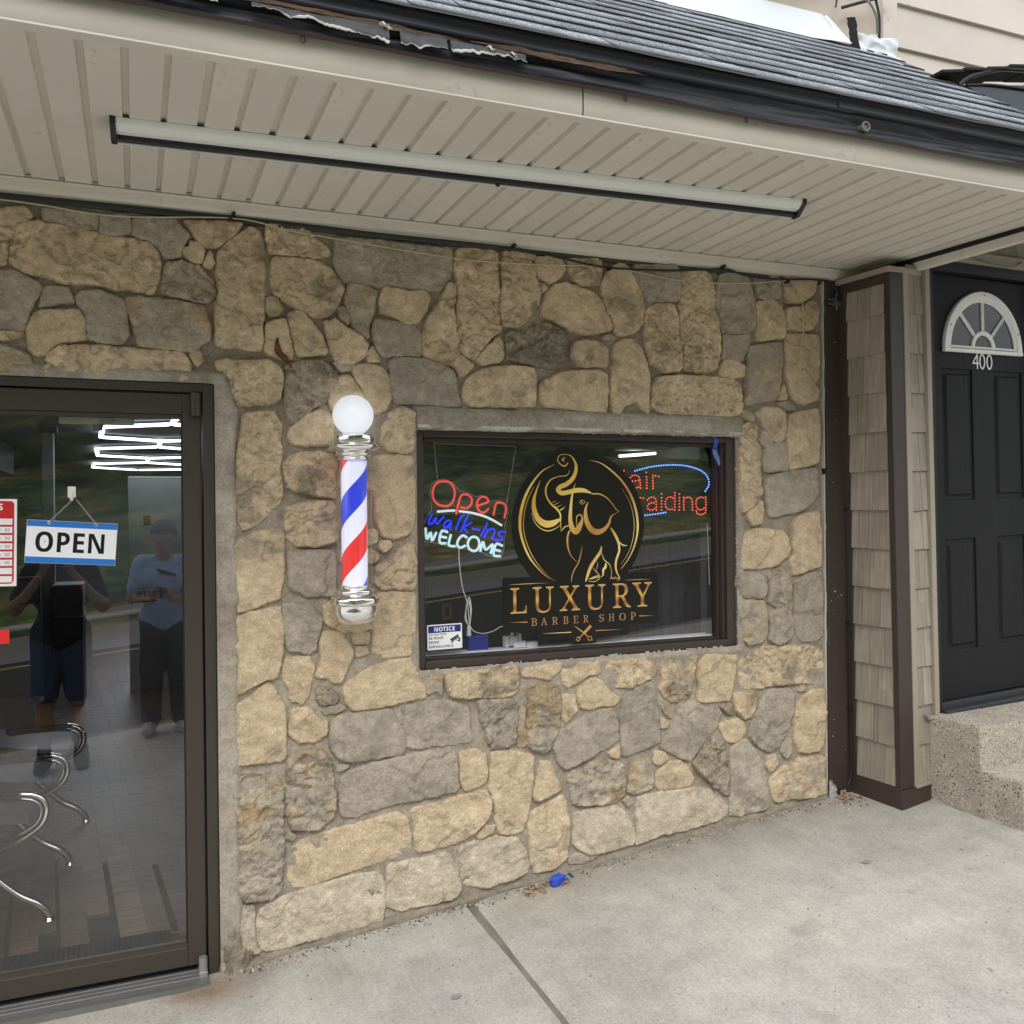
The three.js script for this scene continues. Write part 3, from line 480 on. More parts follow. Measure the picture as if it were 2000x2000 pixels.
{ // opening hours board, cut by the picture's edge
  const s = thing('hours_sign', 'red and white opening hours board on the door glass', 'sign', [-0.478, 1.5515, -0.0275]); s.rotation.z = -0.018;
  const f = canvasTex(640, 930, (g, w, h) => {
    g.fillStyle = '#f2f3f6'; g.fillRect(0, 0, w, h); g.fillStyle = '#c8262b'; g.beginPath(); g.roundRect(18, 20, w - 44, h - 44, 40); g.fill();
    g.fillStyle = '#eef1f5'; const y0 = 208, st_ = 88; for (let i = 0; i < 8; i++) g.fillRect(34, y0 + i * st_, w - 78, 66);
    g.fillStyle = '#fff'; g.font = 'bold 96px sans-serif'; g.textAlign = 'right'; g.fillText('S', w - 134, 118);
    g.fillStyle = '#1a1a1a'; g.font = '44px monospace'; for (let i = 1; i < 6; i++) g.fillText(i < 4 ? '7: 00' : ': 00', w - 66, y0 + i * st_ + 48);
  });
  obj('sign_board', bx(-0.1, 0.1, -0.15, 0.15, -0.0012, 0.0004), mat([0.8, 0.8, 0.8], 0.5), s);
  obj('sign_print', new THREE.PlaneGeometry(0.2, 0.298).translate(0, 0, 0.0012), mat(0xffffff, 0.4, { map: f }), s);
  tag(obj('red_sticker', bx(-0.48, -0.404, 1.203, 1.252, -0.031, -0.0285, 0.001), mat([0.72, 0.03, 0.03], 0.4)), 'plain red sticker low on the door glass at the left edge', 'sticker');
}

// ---------------------------------------------------------------- barber pole
{
  const p = thing('barber_pole', 'red white and blue barber pole with chrome ends and glowing white globe', 'barber pole', [0.763, 1.217, 0.12]);
  const Y = (y) => y - 1.217, P = (a) => a.map(([r, y]) => [r, Y(y)]);
  const glow = mat([0.82, 0.84, 0.88], 0.25, { emissive: L3(0.86, 0.92, 1.0), emissiveIntensity: 0.3 });
  obj('globe', new THREE.SphereGeometry(0.0765, 48, 32).translate(0, Y(2.007), 0), glow, p);
  const bulb = new THREE.PointLight(0xf2f6ff, 0.015); bulb.position.set(0, Y(2.007), 0); bulb.castShadow = true; p.add(bulb);
  obj('top_cap', lathe(P([[0.0, 1.945], [0.041, 1.945], [0.043, 1.932], [0.078, 1.93], [0.0815, 1.926], [0.0815, 1.906], [0.079, 1.902], [0.08, 1.899], [0.09, 1.897], [0.0935, 1.89], [0.09, 1.877], [0.08, 1.872], [0.06, 1.87], [0.0585, 1.867], [0.066, 1.864], [0.068, 1.858], [0.065, 1.852], [0.058, 1.85], [0.057, 1.847], [0.0605, 1.844], [0.0605, 1.838], [0.057, 1.835], [0, 1.835]])), chrome, p);
  obj('bottom_cap', lathe(P([[0, 1.217], [0.03, 1.2185], [0.055, 1.2255], [0.071, 1.238], [0.08, 1.255], [0.0825, 1.275], [0.0825, 1.293], [0.085, 1.296], [0.0905, 1.298], [0.0925, 1.303], [0.0925, 1.316], [0.09, 1.324], [0.083, 1.33], [0.072, 1.334], [0.07, 1.338], [0.072, 1.342], [0.072, 1.348], [0.068, 1.353], [0.06, 1.355], [0.059, 1.36], [0.062, 1.363], [0.062, 1.368], [0.058, 1.37], [0, 1.37]])), chrome, p);
  const stripes = canvasTex(1024, 1024, (g, w, h) => {       // u round the drum (front at the middle), v up; 0.464 m tall
    g.fillStyle = '#e3e5fb'; g.fillRect(0, 0, w, h);
    const px = h / 0.464, slope = 0.158 / Math.PI * 2 * Math.PI * px; // rise over a full turn
    const band = (y, t, col) => { g.fillStyle = col; g.beginPath(); for (let i = 0; i <= 64; i++) { const u = i / 64, x = u * w; g.lineTo(x, h - (y * px + slope * (u - 0.25))); } for (let i = 64; i >= 0; i--) { const u = i / 64; g.lineTo(u * w, h - ((y + t) * px + slope * (u - 0.25))); } g.fill(); };
    for (let k = -3; k < 4; k++) { band(0.012 + k * 0.417, 0.103, '#e0262c'); band(0.216 + k * 0.417, 0.107, '#2237d8'); }
    g.globalAlpha = 0.16; for (let i = 0; i < 260; i++) { g.fillStyle = i % 2 ? '#fff' : '#223'; const x = hash(i, 1, 1) * w; g.fillRect(x, hash(i, 2, 1) * h, 1.2, 60 + 240 * hash(i, 3, 1)); }
  });
  obj('striped_cylinder', new THREE.CylinderGeometry(0.048, 0.048, 0.464, 64, 1, true).rotateY(Math.PI + 0.22).translate(0, Y(1.602), 0), mat(0xffffff, 0.35, { map: stripes, emissive: L3(1, 1, 1), emissiveMap: stripes, emissiveIntensity: 0.3 }), p);
  obj('glass_tube', new THREE.CylinderGeometry(0.066, 0.066, 0.466, 64, 1, true).translate(0, Y(1.602), 0), glassMat, p);
  for (const y of [1.89, 1.31]) obj('wall_bracket', [bx(-0.03, 0.03, Y(y) - 0.02, Y(y) + 0.02, -0.1, -0.06, 0.004), bx(-0.045, 0.045, Y(y) - 0.035, Y(y) + 0.035, -0.112, -0.096, 0.006)], chrome, p);
}

// ---------------------------------------------------------------- decals and signs in the window
{
  const W = 1560, H = 1780, dec = thing('logo_decal', 'black LUXURY BARBER SHOP decal with gold elephant on the window glass', 'decal', [1.43, 1.93, -0.0725]);
  const gold = canvasTex(W, H, (c) => {
    c.fillStyle = '#12110f'; c.fillRect(0, 0, W, H); c.scale(2, 2);
    const gr = c.createLinearGradient(0, 40, 620, 640); [[0, '#b5832f'], [0.16, '#fbe7a2'], [0.3, '#d6a545'], [0.46, '#f8dd80'], [0.64, '#bb8244'], [0.82, '#f9e290'], [1, '#c98f4c']].forEach(([k, v]) => gr.addColorStop(k, v));
    const g = (...n) => {                                    // a brush stroke: x, y in mm and width in tenths of a mm
      const q = []; for (let i = 0; i < n.length; i += 3) q.push([n[i], n[i + 1], n[i + 2]]);
      const cr = new THREE.CatmullRomCurve3(q.map((a) => V(a[0], a[1], a[2])), false, 'centripetal'), N = q.length * 14, pts = cr.getPoints(N), l = [], r = [];
      for (let i = 0; i <= N; i++) { const a = pts[Math.max(0, i - 1)], b = pts[Math.min(N, i + 1)], dx = b.x - a.x, dy = b.y - a.y, m = Math.hypot(dx, dy) || 1, w = Math.max(0.5, pts[i].z) / 2 * 1.12, j = w > 5 ? 0.5 * vn(i * 1.7, w) : 0; l.push([pts[i].x - dy / m * (w + j), pts[i].y + dx / m * (w + j)]); r.push([pts[i].x + dy / m * w, pts[i].y - dx / m * w]); }
      c.fillStyle = gr; c.beginPath(); for (const a of l) c.lineTo(...a); for (const a of r.reverse()) c.lineTo(...a); c.fill();
    };
    g(254,91,1,197,120,4.2,148,174,8.3,113,237,11.4,94,305,12.5,91,364,11.4,103,422,9.3,134,491,7.3,176,542,5.2,219,578,3.1,257,595,0.5);
    g(159,184,1,126,247,2.6,109,315,2.6,109,383,2.6,135,462,2.6,177,527,2.1,235,588,0.5);
    g(420,71,0.5,474,80,3.1,531,113,6.2,593,168,8.8,639,240,10.4,663,322,10.4,664,394,9.3,643,465,6.2,613,516,4.2,578,555,2.1);
    g(587,194,1,627,260,2.1,647,337,2.6,643,409,2.6,619,480,2.1,578,535,1);
    g(307,59,3.6,293,70,5.2,304,77,2.1);
    g(321,82,4.2,306,97,6.2,284,89,4.2,271,72,3.1,279,52,2.6,307,46,2.1,334,52,4.2,355,79,9.3,360,109,13.5,344,149,16.6,314,175,17.7,281,189,17.7,271,201,17.7,286,214,17.7,319,211,17.7,360,203,18.7,399,204,15.6,434,216,5.2);
    g(328,114,1,317,136,3.1,273,143,3.1,235,159,5.2,214,193,7.3,216,228,6.2,239,263,6.2,266,285,8.3,281,307,7.3,282,337,4.2,284,382,1.6);
    g(284,382,1.6,303,362,5.2,325,357,2.6);
    g(261,248,1,244,256,2.6);
    g(278,254,1,252,266,2.6);
    g(288,266,1,263,277,2.6);
    g(305,273,1,293,283,4.2,279,290,5.2);
    g(188,159,1,167,208,7.3,156,247,14.5,158,286,18.7,176,326,22.9,211,348,27,249,344,22.9,282,327,8.3);
    g(144,296,1,157,335,3.1,184,365,3.6,221,378,4.2,260,367,3.1,282,352,1.6);
    g(355,171,1,341,218,7.3,332,278,12.5,330,338,17.7,341,373,22.9,358,383,23.9,377,356,19.7,388,326,7.3,379,310,4.2,362,316,4.2,359,338,3.1,359,363,1.6);
    g(416,255,3.1,404,289,11.4,409,339,19.7,431,375,22.9,459,387,22.9,493,378,16.6,519,351,11.4,531,320,6.2,551,308,2.1,572,297,1.6);
    g(436,219,5.2,472,219,5.2,506,234,4.7,535,260,4.2,557,288,3.1,573,298,1);
    g(374,254,1.6,385,246,2.1,402,254,1.6,387,264,2.1,374,255,1.6);
    g(383,255,4.7,390,255,4.7);
    g(325,378,6.2,315,407,8.3,316,447,7.3,330,487,4.2,360,518,1);
    g(385,449,1.6,377,489,4.2,365,523,4.7,345,553,4.2,334,582,3.6,332,603,1.6);
    g(482,451,4.2,475,476,11.4,452,506,13.5,427,540,13.5,412,575,11.4,401,605,4.2);
    g(482,481,2.1,495,512,3.6,520,533,2.6,530,564,2.1,528,594,1.6);
    g(415,596,2.1,440,586,3.1,468,582,2.6,471,592,2.1,446,606,2.1,416,603,2.1);
    g(503,525,4.2,500,543,11.4,489,557,9.3,488,578,5.2,477,587,2.1);
    g(461,521,1.6,459,541,2.1,452,561,1.6);
    g(435,543,1,457,566,2.6,471,580,1.6);
    g(528,369,4.2,550,402,11.4,567,438,10.4,570,474,9.3,555,514,9.3,552,549,8.3,560,575,6.2,571,596,4.2,560,608,2.1);
    g(573,436,4.2,590,449,5.2,614,450,1);
    g(426,597,2.6,432,590,3.1,439,595,2.6);
    g(440,594,2.6,446,587,3.1,454,593,2.6);
    g(455,592,2.6,461,585,3.1,467,591,2.6);
    g(524,599,2.6,530,590,3.1,538,598,2.6);
    g(540,600,2.6,547,591,3.1,554,598,2.6);
    g(555,600,2.6,563,592,3.1,571,599,2.6);
    g(36,604,0.5,128,603,3.1,227,603,0.5);
    g(594,605,0.5,665,606,3.1,733,606,0.5);
    g(34,765,0.5,84,766,2.6,120,767,4.7);
    g(669,770,4.7,704,771,2.6,743,772,0.5);
    g(190,821,0.5,260,822,2.6,329,823,4.2);
    g(448,823,4.2,511,824,2.6,581,825,0.5);
    g(347,798,1.6,390,830,5.2,409,847,3.1);
    g(369,849,3.1,390,832,4.2);
    g(409,848,3.1,426,849,3.6,427,862,3.6,412,862,3.6,409,850,3.1);
    g(353,850,3.1,366,847,3.6,370,857,3.6,360,863,3.6,352,855,3.1);
    g(427,858,2.6,434,867,2.1);
    g(391,831,11.4,425,799,12.5);    const tg = c.createLinearGradient(0, -76, 0, 2); [[0, '#f0d890'], [0.22, '#a96c33'], [0.5, '#e3b95e'], [0.78, '#96592a'], [1, '#e6c474']].forEach(([k, v]) => tg.addColorStop(k, v));
    c.textAlign = 'left'; c.textBaseline = 'alphabetic';
    const letter = (ch, x0, y0, x1, y1, f, st_) => { c.save(); c.font = f; const m = c.measureText(ch), bw = m.actualBoundingBoxRight + m.actualBoundingBoxLeft, bh = m.actualBoundingBoxAscent + m.actualBoundingBoxDescent; c.translate(x0, y1); c.scale((x1 - x0) / bw, (y1 - y0) / bh); c.fillStyle = st_; c.fillText(ch, m.actualBoundingBoxLeft, -m.actualBoundingBoxDescent); c.restore(); };
    [['L', 42, 120], ['U', 146, 247], ['X', 273, 374], ['U', 398, 501], ['R', 535, 628], ['Y', 635, 737]].forEach(([ch, a, b]) => letter(ch, a, 618, b, ch === 'U' ? 731 : 728, '100px serif', tg));
    [['B', 138, 166], ['A', 184, 214], ['R', 237, 266], ['B', 290, 315], ['E', 339, 364], ['R', 388, 414], ['S', 465, 491], ['H', 514, 543], ['O', 567, 601], ['P', 624, 651]].forEach(([ch, a, b]) => letter(ch, a, 752, b, 785, '60px serif', '#b98a58'));
    c.strokeStyle = '#12110f'; c.lineWidth = 1; for (let i = 0; i < 9; i++) { c.beginPath(); c.moveTo(398 + i * 3.5, 812 - i * 3.6); c.lineTo(407 + i * 3.5, 818 - i * 3.6); c.stroke(); }
  });
  const dm = mat(0xffffff, 0.3, { map: gold });
  // one outline as the union of the five plates, sampled on rays is not star-shaped: march the union instead
  const sds = [[375, 353, 322], [305, 80, 66]].map(([x, y, r]) => (a, b) => r - Math.hypot(a - x, b - y)).concat([[8, 574, 771, 807], [164, 780, 612, 850], [329, 830, 452, 878]].map(([x0, y0, x1, y1]) => (a, b) => { const dx = Math.max(x0 + 12 - a, a - x1 + 12, 0), dy = Math.max(y0 + 12 - b, b - y1 + 12, 0); return dx || dy ? 12 - Math.hypot(dx, dy) : Math.min(a - x0, x1 - a, b - y0, y1 - b); }));
  const g = relief(0, 0.78, -0.89, 0, 0.004, (x, y) => Math.max(...sds.map((f) => f(x * 1000, -y * 1000))) / 1000, () => 0, () => [1, 1, 1]);
  { const p = g.attributes.position, u = g.attributes.uv; for (let i = 0; i < p.count; i++) u.setXY(i, p.getX(i) / 0.78, 1 + p.getY(i) / 0.89); }
  obj('printed_film', g, dm, dec);
}
{ // surveillance notice in the lower left corner
  const s = thing('notice_sticker', 'white and blue NOTICE video surveillance sticker in the window corner', 'sticker', [1.1785, 1.1235, -0.0725]); s.rotation.z = 0.01;
  const t = canvasTex(768, 530, (g, w, h) => {
    g.fillStyle = '#fbfcff'; g.beginPath(); g.roundRect(0, 0, w, h, 20); g.fill(); g.fillStyle = '#1d2f86'; g.fillRect(24, 24, w - 48, 150);
    g.fillStyle = '#fff'; g.font = 'bold 128px sans-serif'; g.textAlign = 'center'; g.fillText('NOTICE', w / 2, 146);
    g.fillStyle = '#1b1c22'; g.textAlign = 'left'; g.font = 'bold 46px sans-serif'; g.fillText('THIS AREA UNDER', 28, 226); g.font = 'bold 78px sans-serif'; g.fillText('24 HOUR', 28, 310); g.fillText('VIDEO', 28, 400); g.font = 'bold 76px sans-serif'; g.save(); g.translate(28, 490); g.scale(1.0, 1); g.fillText('SURVEILLANCE', 0, 0); g.restore();
    g.save(); g.translate(620, 320); g.rotate(-0.5); g.fillRect(-110, -50, 200, 44); g.fillRect(-96, -2, 176, 26); g.restore(); g.fillRect(690, 300, 34, 90); g.beginPath(); g.arc(545, 390, 20, 0, 7); g.fill(); g.lineWidth = 16; g.beginPath(); g.moveTo(640, 350); g.lineTo(700, 380); g.stroke();
  });
  obj('sticker_face', new THREE.PlaneGeometry(0.151, 0.1035), mat(0xffffff, 0.35, { map: t }), s);
}
{ // neon style sign: glowing tubes on a clear plate
  const s = thing('neon_sign', 'lit Open walk-ins WELCOME tube sign on clear plate hanging in the window', 'neon sign', [0, 0, 0]);
  const em = (c, k, base) => mat(base ?? c, 0.4, { emissive: L3(...c), emissiveIntensity: k });
  const M = { red: em([0.9, 0.07, 0.075], 0.42, [0.5, 0.05, 0.05]), white: em([0.75, 0.9, 1], 0.4, [0.6, 0.65, 0.7]), blue: em([0.005, 0.02, 0.95], 0.7, [0.02, 0.03, 0.4]), cyan: em([0.55, 0.9, 1], 0.4, [0.5, 0.6, 0.65]) };
  const rad = { red: 0.0052, white: 0.005, blue: 0.0042, cyan: 0.0056 };
  const nm = { red: 'red_tube', white: 'white_tube', blue: 'blue_tube', cyan: 'white_tube' };
  function nt(c, ...mm) {
    const q = []; for (let i = 0; i < mm.length; i += 2) q.push([mm[i] / 1000, mm[i + 1] / 1000, -0.15]);
    if (c === 'plate') {
      const o = q.map((a) => [a[0], a[1]]).reverse(), sm = chaikin(chaikin(o));
      obj('clear_plate', extrude(sm, 0.004).translate(0, 0, -0.162), phys(0xffffff, 0.02, { transmission: 1, thickness: 0, ior: 1.3 }), s);
      obj('plate_edge', tube(sm.filter((_, i) => i % 2 === 0).map((a) => [a[0], a[1], -0.159]), 0.0011, 260, 5, true), mat([0.45, 0.5, 0.48], 0.3), s);
    } else if (c === 'chains') {
      const a = V(...q[0]), b = V(...q[1]), n = Math.round(a.distanceTo(b) / 0.0058), ls = []; for (let i = 0; i < n; i++) { const t = (i + 0.5) / n, gg = new THREE.TorusGeometry(0.0026, 0.0008, 4, 7); gg.scale(1, 1.4, 1); if (i % 2) gg.rotateY(1.4); gg.rotateZ(-Math.atan2(b.x - a.x, b.y - a.y)); gg.translate(lerp(a.x, b.x, t), lerp(a.y, b.y, t), -0.155); ls.push(gg); }
      obj('chain', ls, alu, s);
    } else if (c === 'cord') obj('cord', tube(q.map((a, i) => [a[0], a[1], -0.163 + 0.004 * Math.sin(i * 2)]), 0.0028, 60, 6), mat([0.6, 0.6, 0.6], 0.5), s);
    else {
      const t = obj(nm[c], tube(q, rad[c], q.length * 10, 8, false), M[c], s);
    }
  }
  nt('red',1256,1716,1246,1684,1225,1665,1205,1664,1179,1671,1161,1692,1156,1716,1162,1743,1180,1763,1206,1768,1232,1763,1249,1743,1256,1716);
  nt('red',1260,1627,1270,1671,1280,1702,1294,1712,1316,1709,1331,1691,1326,1668,1307,1654,1279,1657);
  nt('red',1361,1664,1382,1671,1405,1680,1400,1696,1379,1702,1361,1690,1354,1668,1362,1644,1384,1634,1408,1651);
  nt('red',1429,1620,1441,1669,1461,1676,1482,1668,1488,1648,1480,1607);
  nt('white',1176,1640,1217,1643,1255,1644);
  nt('white',1274,1641,1326,1634,1381,1620,1426,1601,1468,1577);
  nt('blue',1153,1630,1140,1605,1139,1591,1152,1591,1171,1616,1167,1597,1177,1590,1192,1606,1207,1619);
  nt('blue',1238,1601,1217,1600,1204,1580,1217,1572,1237,1594,1231,1572,1236,1564);
  nt('blue',1296,1626,1277,1609,1257,1562);
  nt('blue',1314,1626,1298,1593,1280,1552);
  nt('blue',1330,1592,1293,1573,1302,1560,1308,1547);
  nt('blue',1331,1566,1367,1558);
  nt('blue',1402,1590,1386,1560,1369,1532);
  nt('blue',1402,1564,1386,1526);
  nt('blue',1394,1547,1420,1564,1434,1553,1419,1517);
  nt('blue',1483,1550,1462,1550,1452,1538,1471,1524,1462,1513,1428,1518);
  nt('cyan',1124,1574,1129,1526,1146,1553,1152,1519,1172,1554);
  nt('cyan',1222,1553,1195,1557,1185,1512,1214,1505);
  nt('cyan',1191,1535,1217,1529);
  nt('cyan',1236,1544,1226,1499,1254,1492);
  nt('cyan',1308,1528,1289,1537,1271,1523,1263,1500,1276,1486,1301,1494);
  nt('cyan',1364,1500,1356,1478,1337,1470,1317,1481,1311,1502,1319,1522,1338,1531,1357,1522,1364,1500);
  nt('cyan',1367,1467,1380,1509,1392,1475,1425,1496,1414,1456);
  nt('cyan',1471,1489,1441,1497,1429,1451,1460,1444);
  nt('cyan',1434,1473,1462,1466);
  nt('plate',1145,1718,1159,1764,1207,1779,1253,1761,1277,1728,1321,1718,1349,1702,1382,1708,1416,1681,1455,1686,1500,1664,1497,1611,1483,1574,1490,1548,1480,1505,1482,1484,1465,1436,1402,1449,1380,1462,1291,1481,1226,1491,1172,1508,1116,1515,1114,1544,1121,1595,1137,1626,1155,1646);
  nt('chains',1166,1928,1180,1777);
  nt('chains',1540,1921,1492,1669);
  nt('chains',1166,1928,1540,1921);
  nt('cord',1275,1484,1275,1422,1290,1318,1311,1244,1318,1155);}
{ // LED dot sign behind the decal
  const s = thing('led_sign', 'black dot matrix sign with red "air raiding" letters and blue arc', 'led sign', [0, 0, 0]);
  obj('sign_panel', bx(2.0, 2.505, 1.58, 1.873, -0.14, -0.12, 0.003), mat([0.012, 0.013, 0.013], 0.3), s);
  const dot = new THREE.SphereGeometry(0.0036, 8, 6), MM = { r: mat([0.6, 0.1, 0.08], 0.4, { emissive: L3(1, 0.09, 0.06), emissiveIntensity: 0.95 }), b: mat([0.2, 0.3, 0.8], 0.4, { emissive: L3(0.12, 0.3, 1), emissiveIntensity: 1.3 }) };
  function ld(c, ...mm) {
    const q = []; for (let i = 0; i < mm.length; i += 2) q.push(V(mm[i] / 1000, mm[i + 1] / 1000, -0.1165));
    const put = (v) => { const o = obj('light_dot', dot, MM[c], s); o.position.copy(v); if (c === 'b') o.scale.setScalar(1.12); };
    if (q.length < 2) return put(q[0]);
    const cu = new THREE.CatmullRomCurve3(q, false, 'catmullrom', 0.4), n = Math.max(1, Math.round(cu.getLength() / 0.0128)); for (let i = 0; i <= n; i++) put(cu.getPointAt(i / n));
  }
  ld('b',2111,1816,2138,1823,2191,1835,2249,1842,2303,1845,2358,1844,2413,1836,2462,1821,2489,1804,2502,1788,2508,1771,2507,1748,2488,1723);
  ld('b',2161,1613,2195,1616,2233,1620,2269,1625);
  ld('r',2053,1817);
  ld('r',2086,1786,2100,1796,2122,1794,2134,1784,2136,1764,2139,1738);
  ld('r',2097,1769,2116,1771,2128,1773);
  ld('r',2118,1740,2128,1742);
  ld('r',2169,1810);
  ld('r',2170,1789,2171,1737);
  ld('r',2204,1795,2204,1736);
  ld('r',2218,1794,2234,1791);
  ld('r',2137,1693,2146,1696,2153,1691);
  ld('r',2174,1683,2190,1695,2209,1694,2219,1682,2221,1637);
  ld('r',2207,1670,2190,1669,2174,1658,2178,1640,2199,1636,2211,1643);
  ld('r',2249,1711);
  ld('r',2249,1693,2248,1637);
  ld('r',2320,1716,2319,1636);
  ld('r',2310,1692,2298,1696,2279,1692,2269,1674,2271,1652,2285,1638,2305,1639);
  ld('r',2345,1710);
  ld('r',2345,1693,2344,1636);
  ld('r',2368,1694,2369,1636);
  ld('r',2379,1691,2392,1695,2408,1691,2415,1676,2416,1635);
  ld('r',2490,1695,2490,1633,2483,1619,2462,1612,2440,1620,2437,1630);
  ld('r',2478,1692,2464,1695,2445,1689,2436,1673,2438,1650,2451,1637,2470,1636,2480,1643);  obj('pull_chain', cyl([2.115, 1.58, -0.13], [2.116, 1.475, -0.13], 0.0016, 0.0016, 6), alu, s);
}
{ // clutter on the inner sill
  const wh = mat([0.72, 0.74, 0.74], 0.5), bl = mat([0.012, 0.03, 0.26], 0.45);
  const b = thing('blue_box', 'small dark blue box on the inner window sill', 'box', [1.352, 1.046, -0.165]);
  obj('body', bx(-0.045, 0.045, 0, 0.05, -0.022, 0.022, 0.002), bl, b); obj('lid', bx(-0.047, 0.047, 0.05, 0.062, -0.024, 0.024, 0.002), bl, b);
  const pl = thing('power_adapter', 'white power adapter with its cord bundled standing on the blue box', 'adapter', [1.317, 1.108, -0.165]);
  obj('body', new THREE.CylinderGeometry(0.007, 0.011, 0.045, 14).translate(0, 0.022, 0), wh, pl);
  for (let i = 0; i < 4; i++) obj('cord', tube([[0, 0.04, 0], [-0.012 - i * 0.003, 0.08, 0.004 * i], [-0.008 + i * 0.003, 0.14 + 0.008 * i, 0], [0.008 + i * 0.002, 0.12, -0.004], [0.006, 0.06, 0.002], [0.002, 0.035, 0]], 0.0022, 50, 6), wh, pl);
  obj('cord', tube([[0.004, 0.045, 0], [0.02, 0.02, 0], [0.06, 0.005, 0], [0.11, 0.012, 0], [0.15, 0.03, 0], [0.185, 0.02, 0]], 0.0024, 40, 6), wh, pl);
  const a = thing('plug_socket', 'white plug with cylindrical body lying on the inner sill', 'plug', [1.515, 1.046, -0.16]);
  obj('body', bx(-0.02, 0.024, 0.006, 0.05, -0.018, 0.018, 0.006), wh, a); obj('face', [bx(0.025, 0.036, 0.0, 0.06, -0.022, 0.022, 0.003), bx(-0.038, -0.022, 0.002, 0.05, -0.02, 0.02, 0.004)], wh, a); obj('nozzle', cyl([0, 0.05, 0], [0, 0.066, 0], 0.007, 0.007), wh, a);
  const pa = thing('paper_slip', 'curled printed paper slip on the inner sill', 'paper', [1.535, 1.046, -0.135]);
  obj('sheet', grid(12, 4, (u, v) => [lerp(-0.03, 0.026, u) + 0.012 * v, 0.003 + 0.026 * Math.sin(v * 2) , lerp(0.018, -0.012, v)]), mat([0.7, 0.7, 0.68], 0.7), pa);
  const sw = thing('small_white_box', 'small flat white box beside the paper slip', 'box', [1.598, 1.046, -0.145]);
  obj('body', bx(-0.028, 0.026, 0, 0.016, -0.016, 0.016, 0.002), wh, sw); obj('lid', bx(-0.029, 0.027, 0.0165, 0.022, -0.017, 0.017, 0.002), wh, sw);
  // strip of blue tape stuck across the frame's top corner
  const tp = thing('blue_tape_strip', 'strip of blue masking tape over the top right corner of the window frame', 'tape', [2.482, 1.958, 0]); tp.scale.set(0.8, 0.85, 1);
  const bt = mat([0.035, 0.105, 0.5], 0.6), bt2 = mat([0.15, 0.25, 0.6], 0.6);
  obj('tape', grid(4, 10, (u, v) => [-0.022 + 0.034 * u + 0.03 * v * v, 0.008 - 0.062 * v, (v < 0.35 ? -0.011 : lerp(-0.011, -0.05, (v - 0.35) / 0.65)) + 0.004 * Math.sin(u * 4)]), bt, tp);
  obj('folded_end', grid(4, 12, (u, v) => [-0.001 + 0.026 * u + 0.035 * v, -0.05 - 0.09 * v + 0.012 * u, -0.046 - 0.006 * Math.sin(v * 5) + 0.003 * u]), bt2, tp);
}

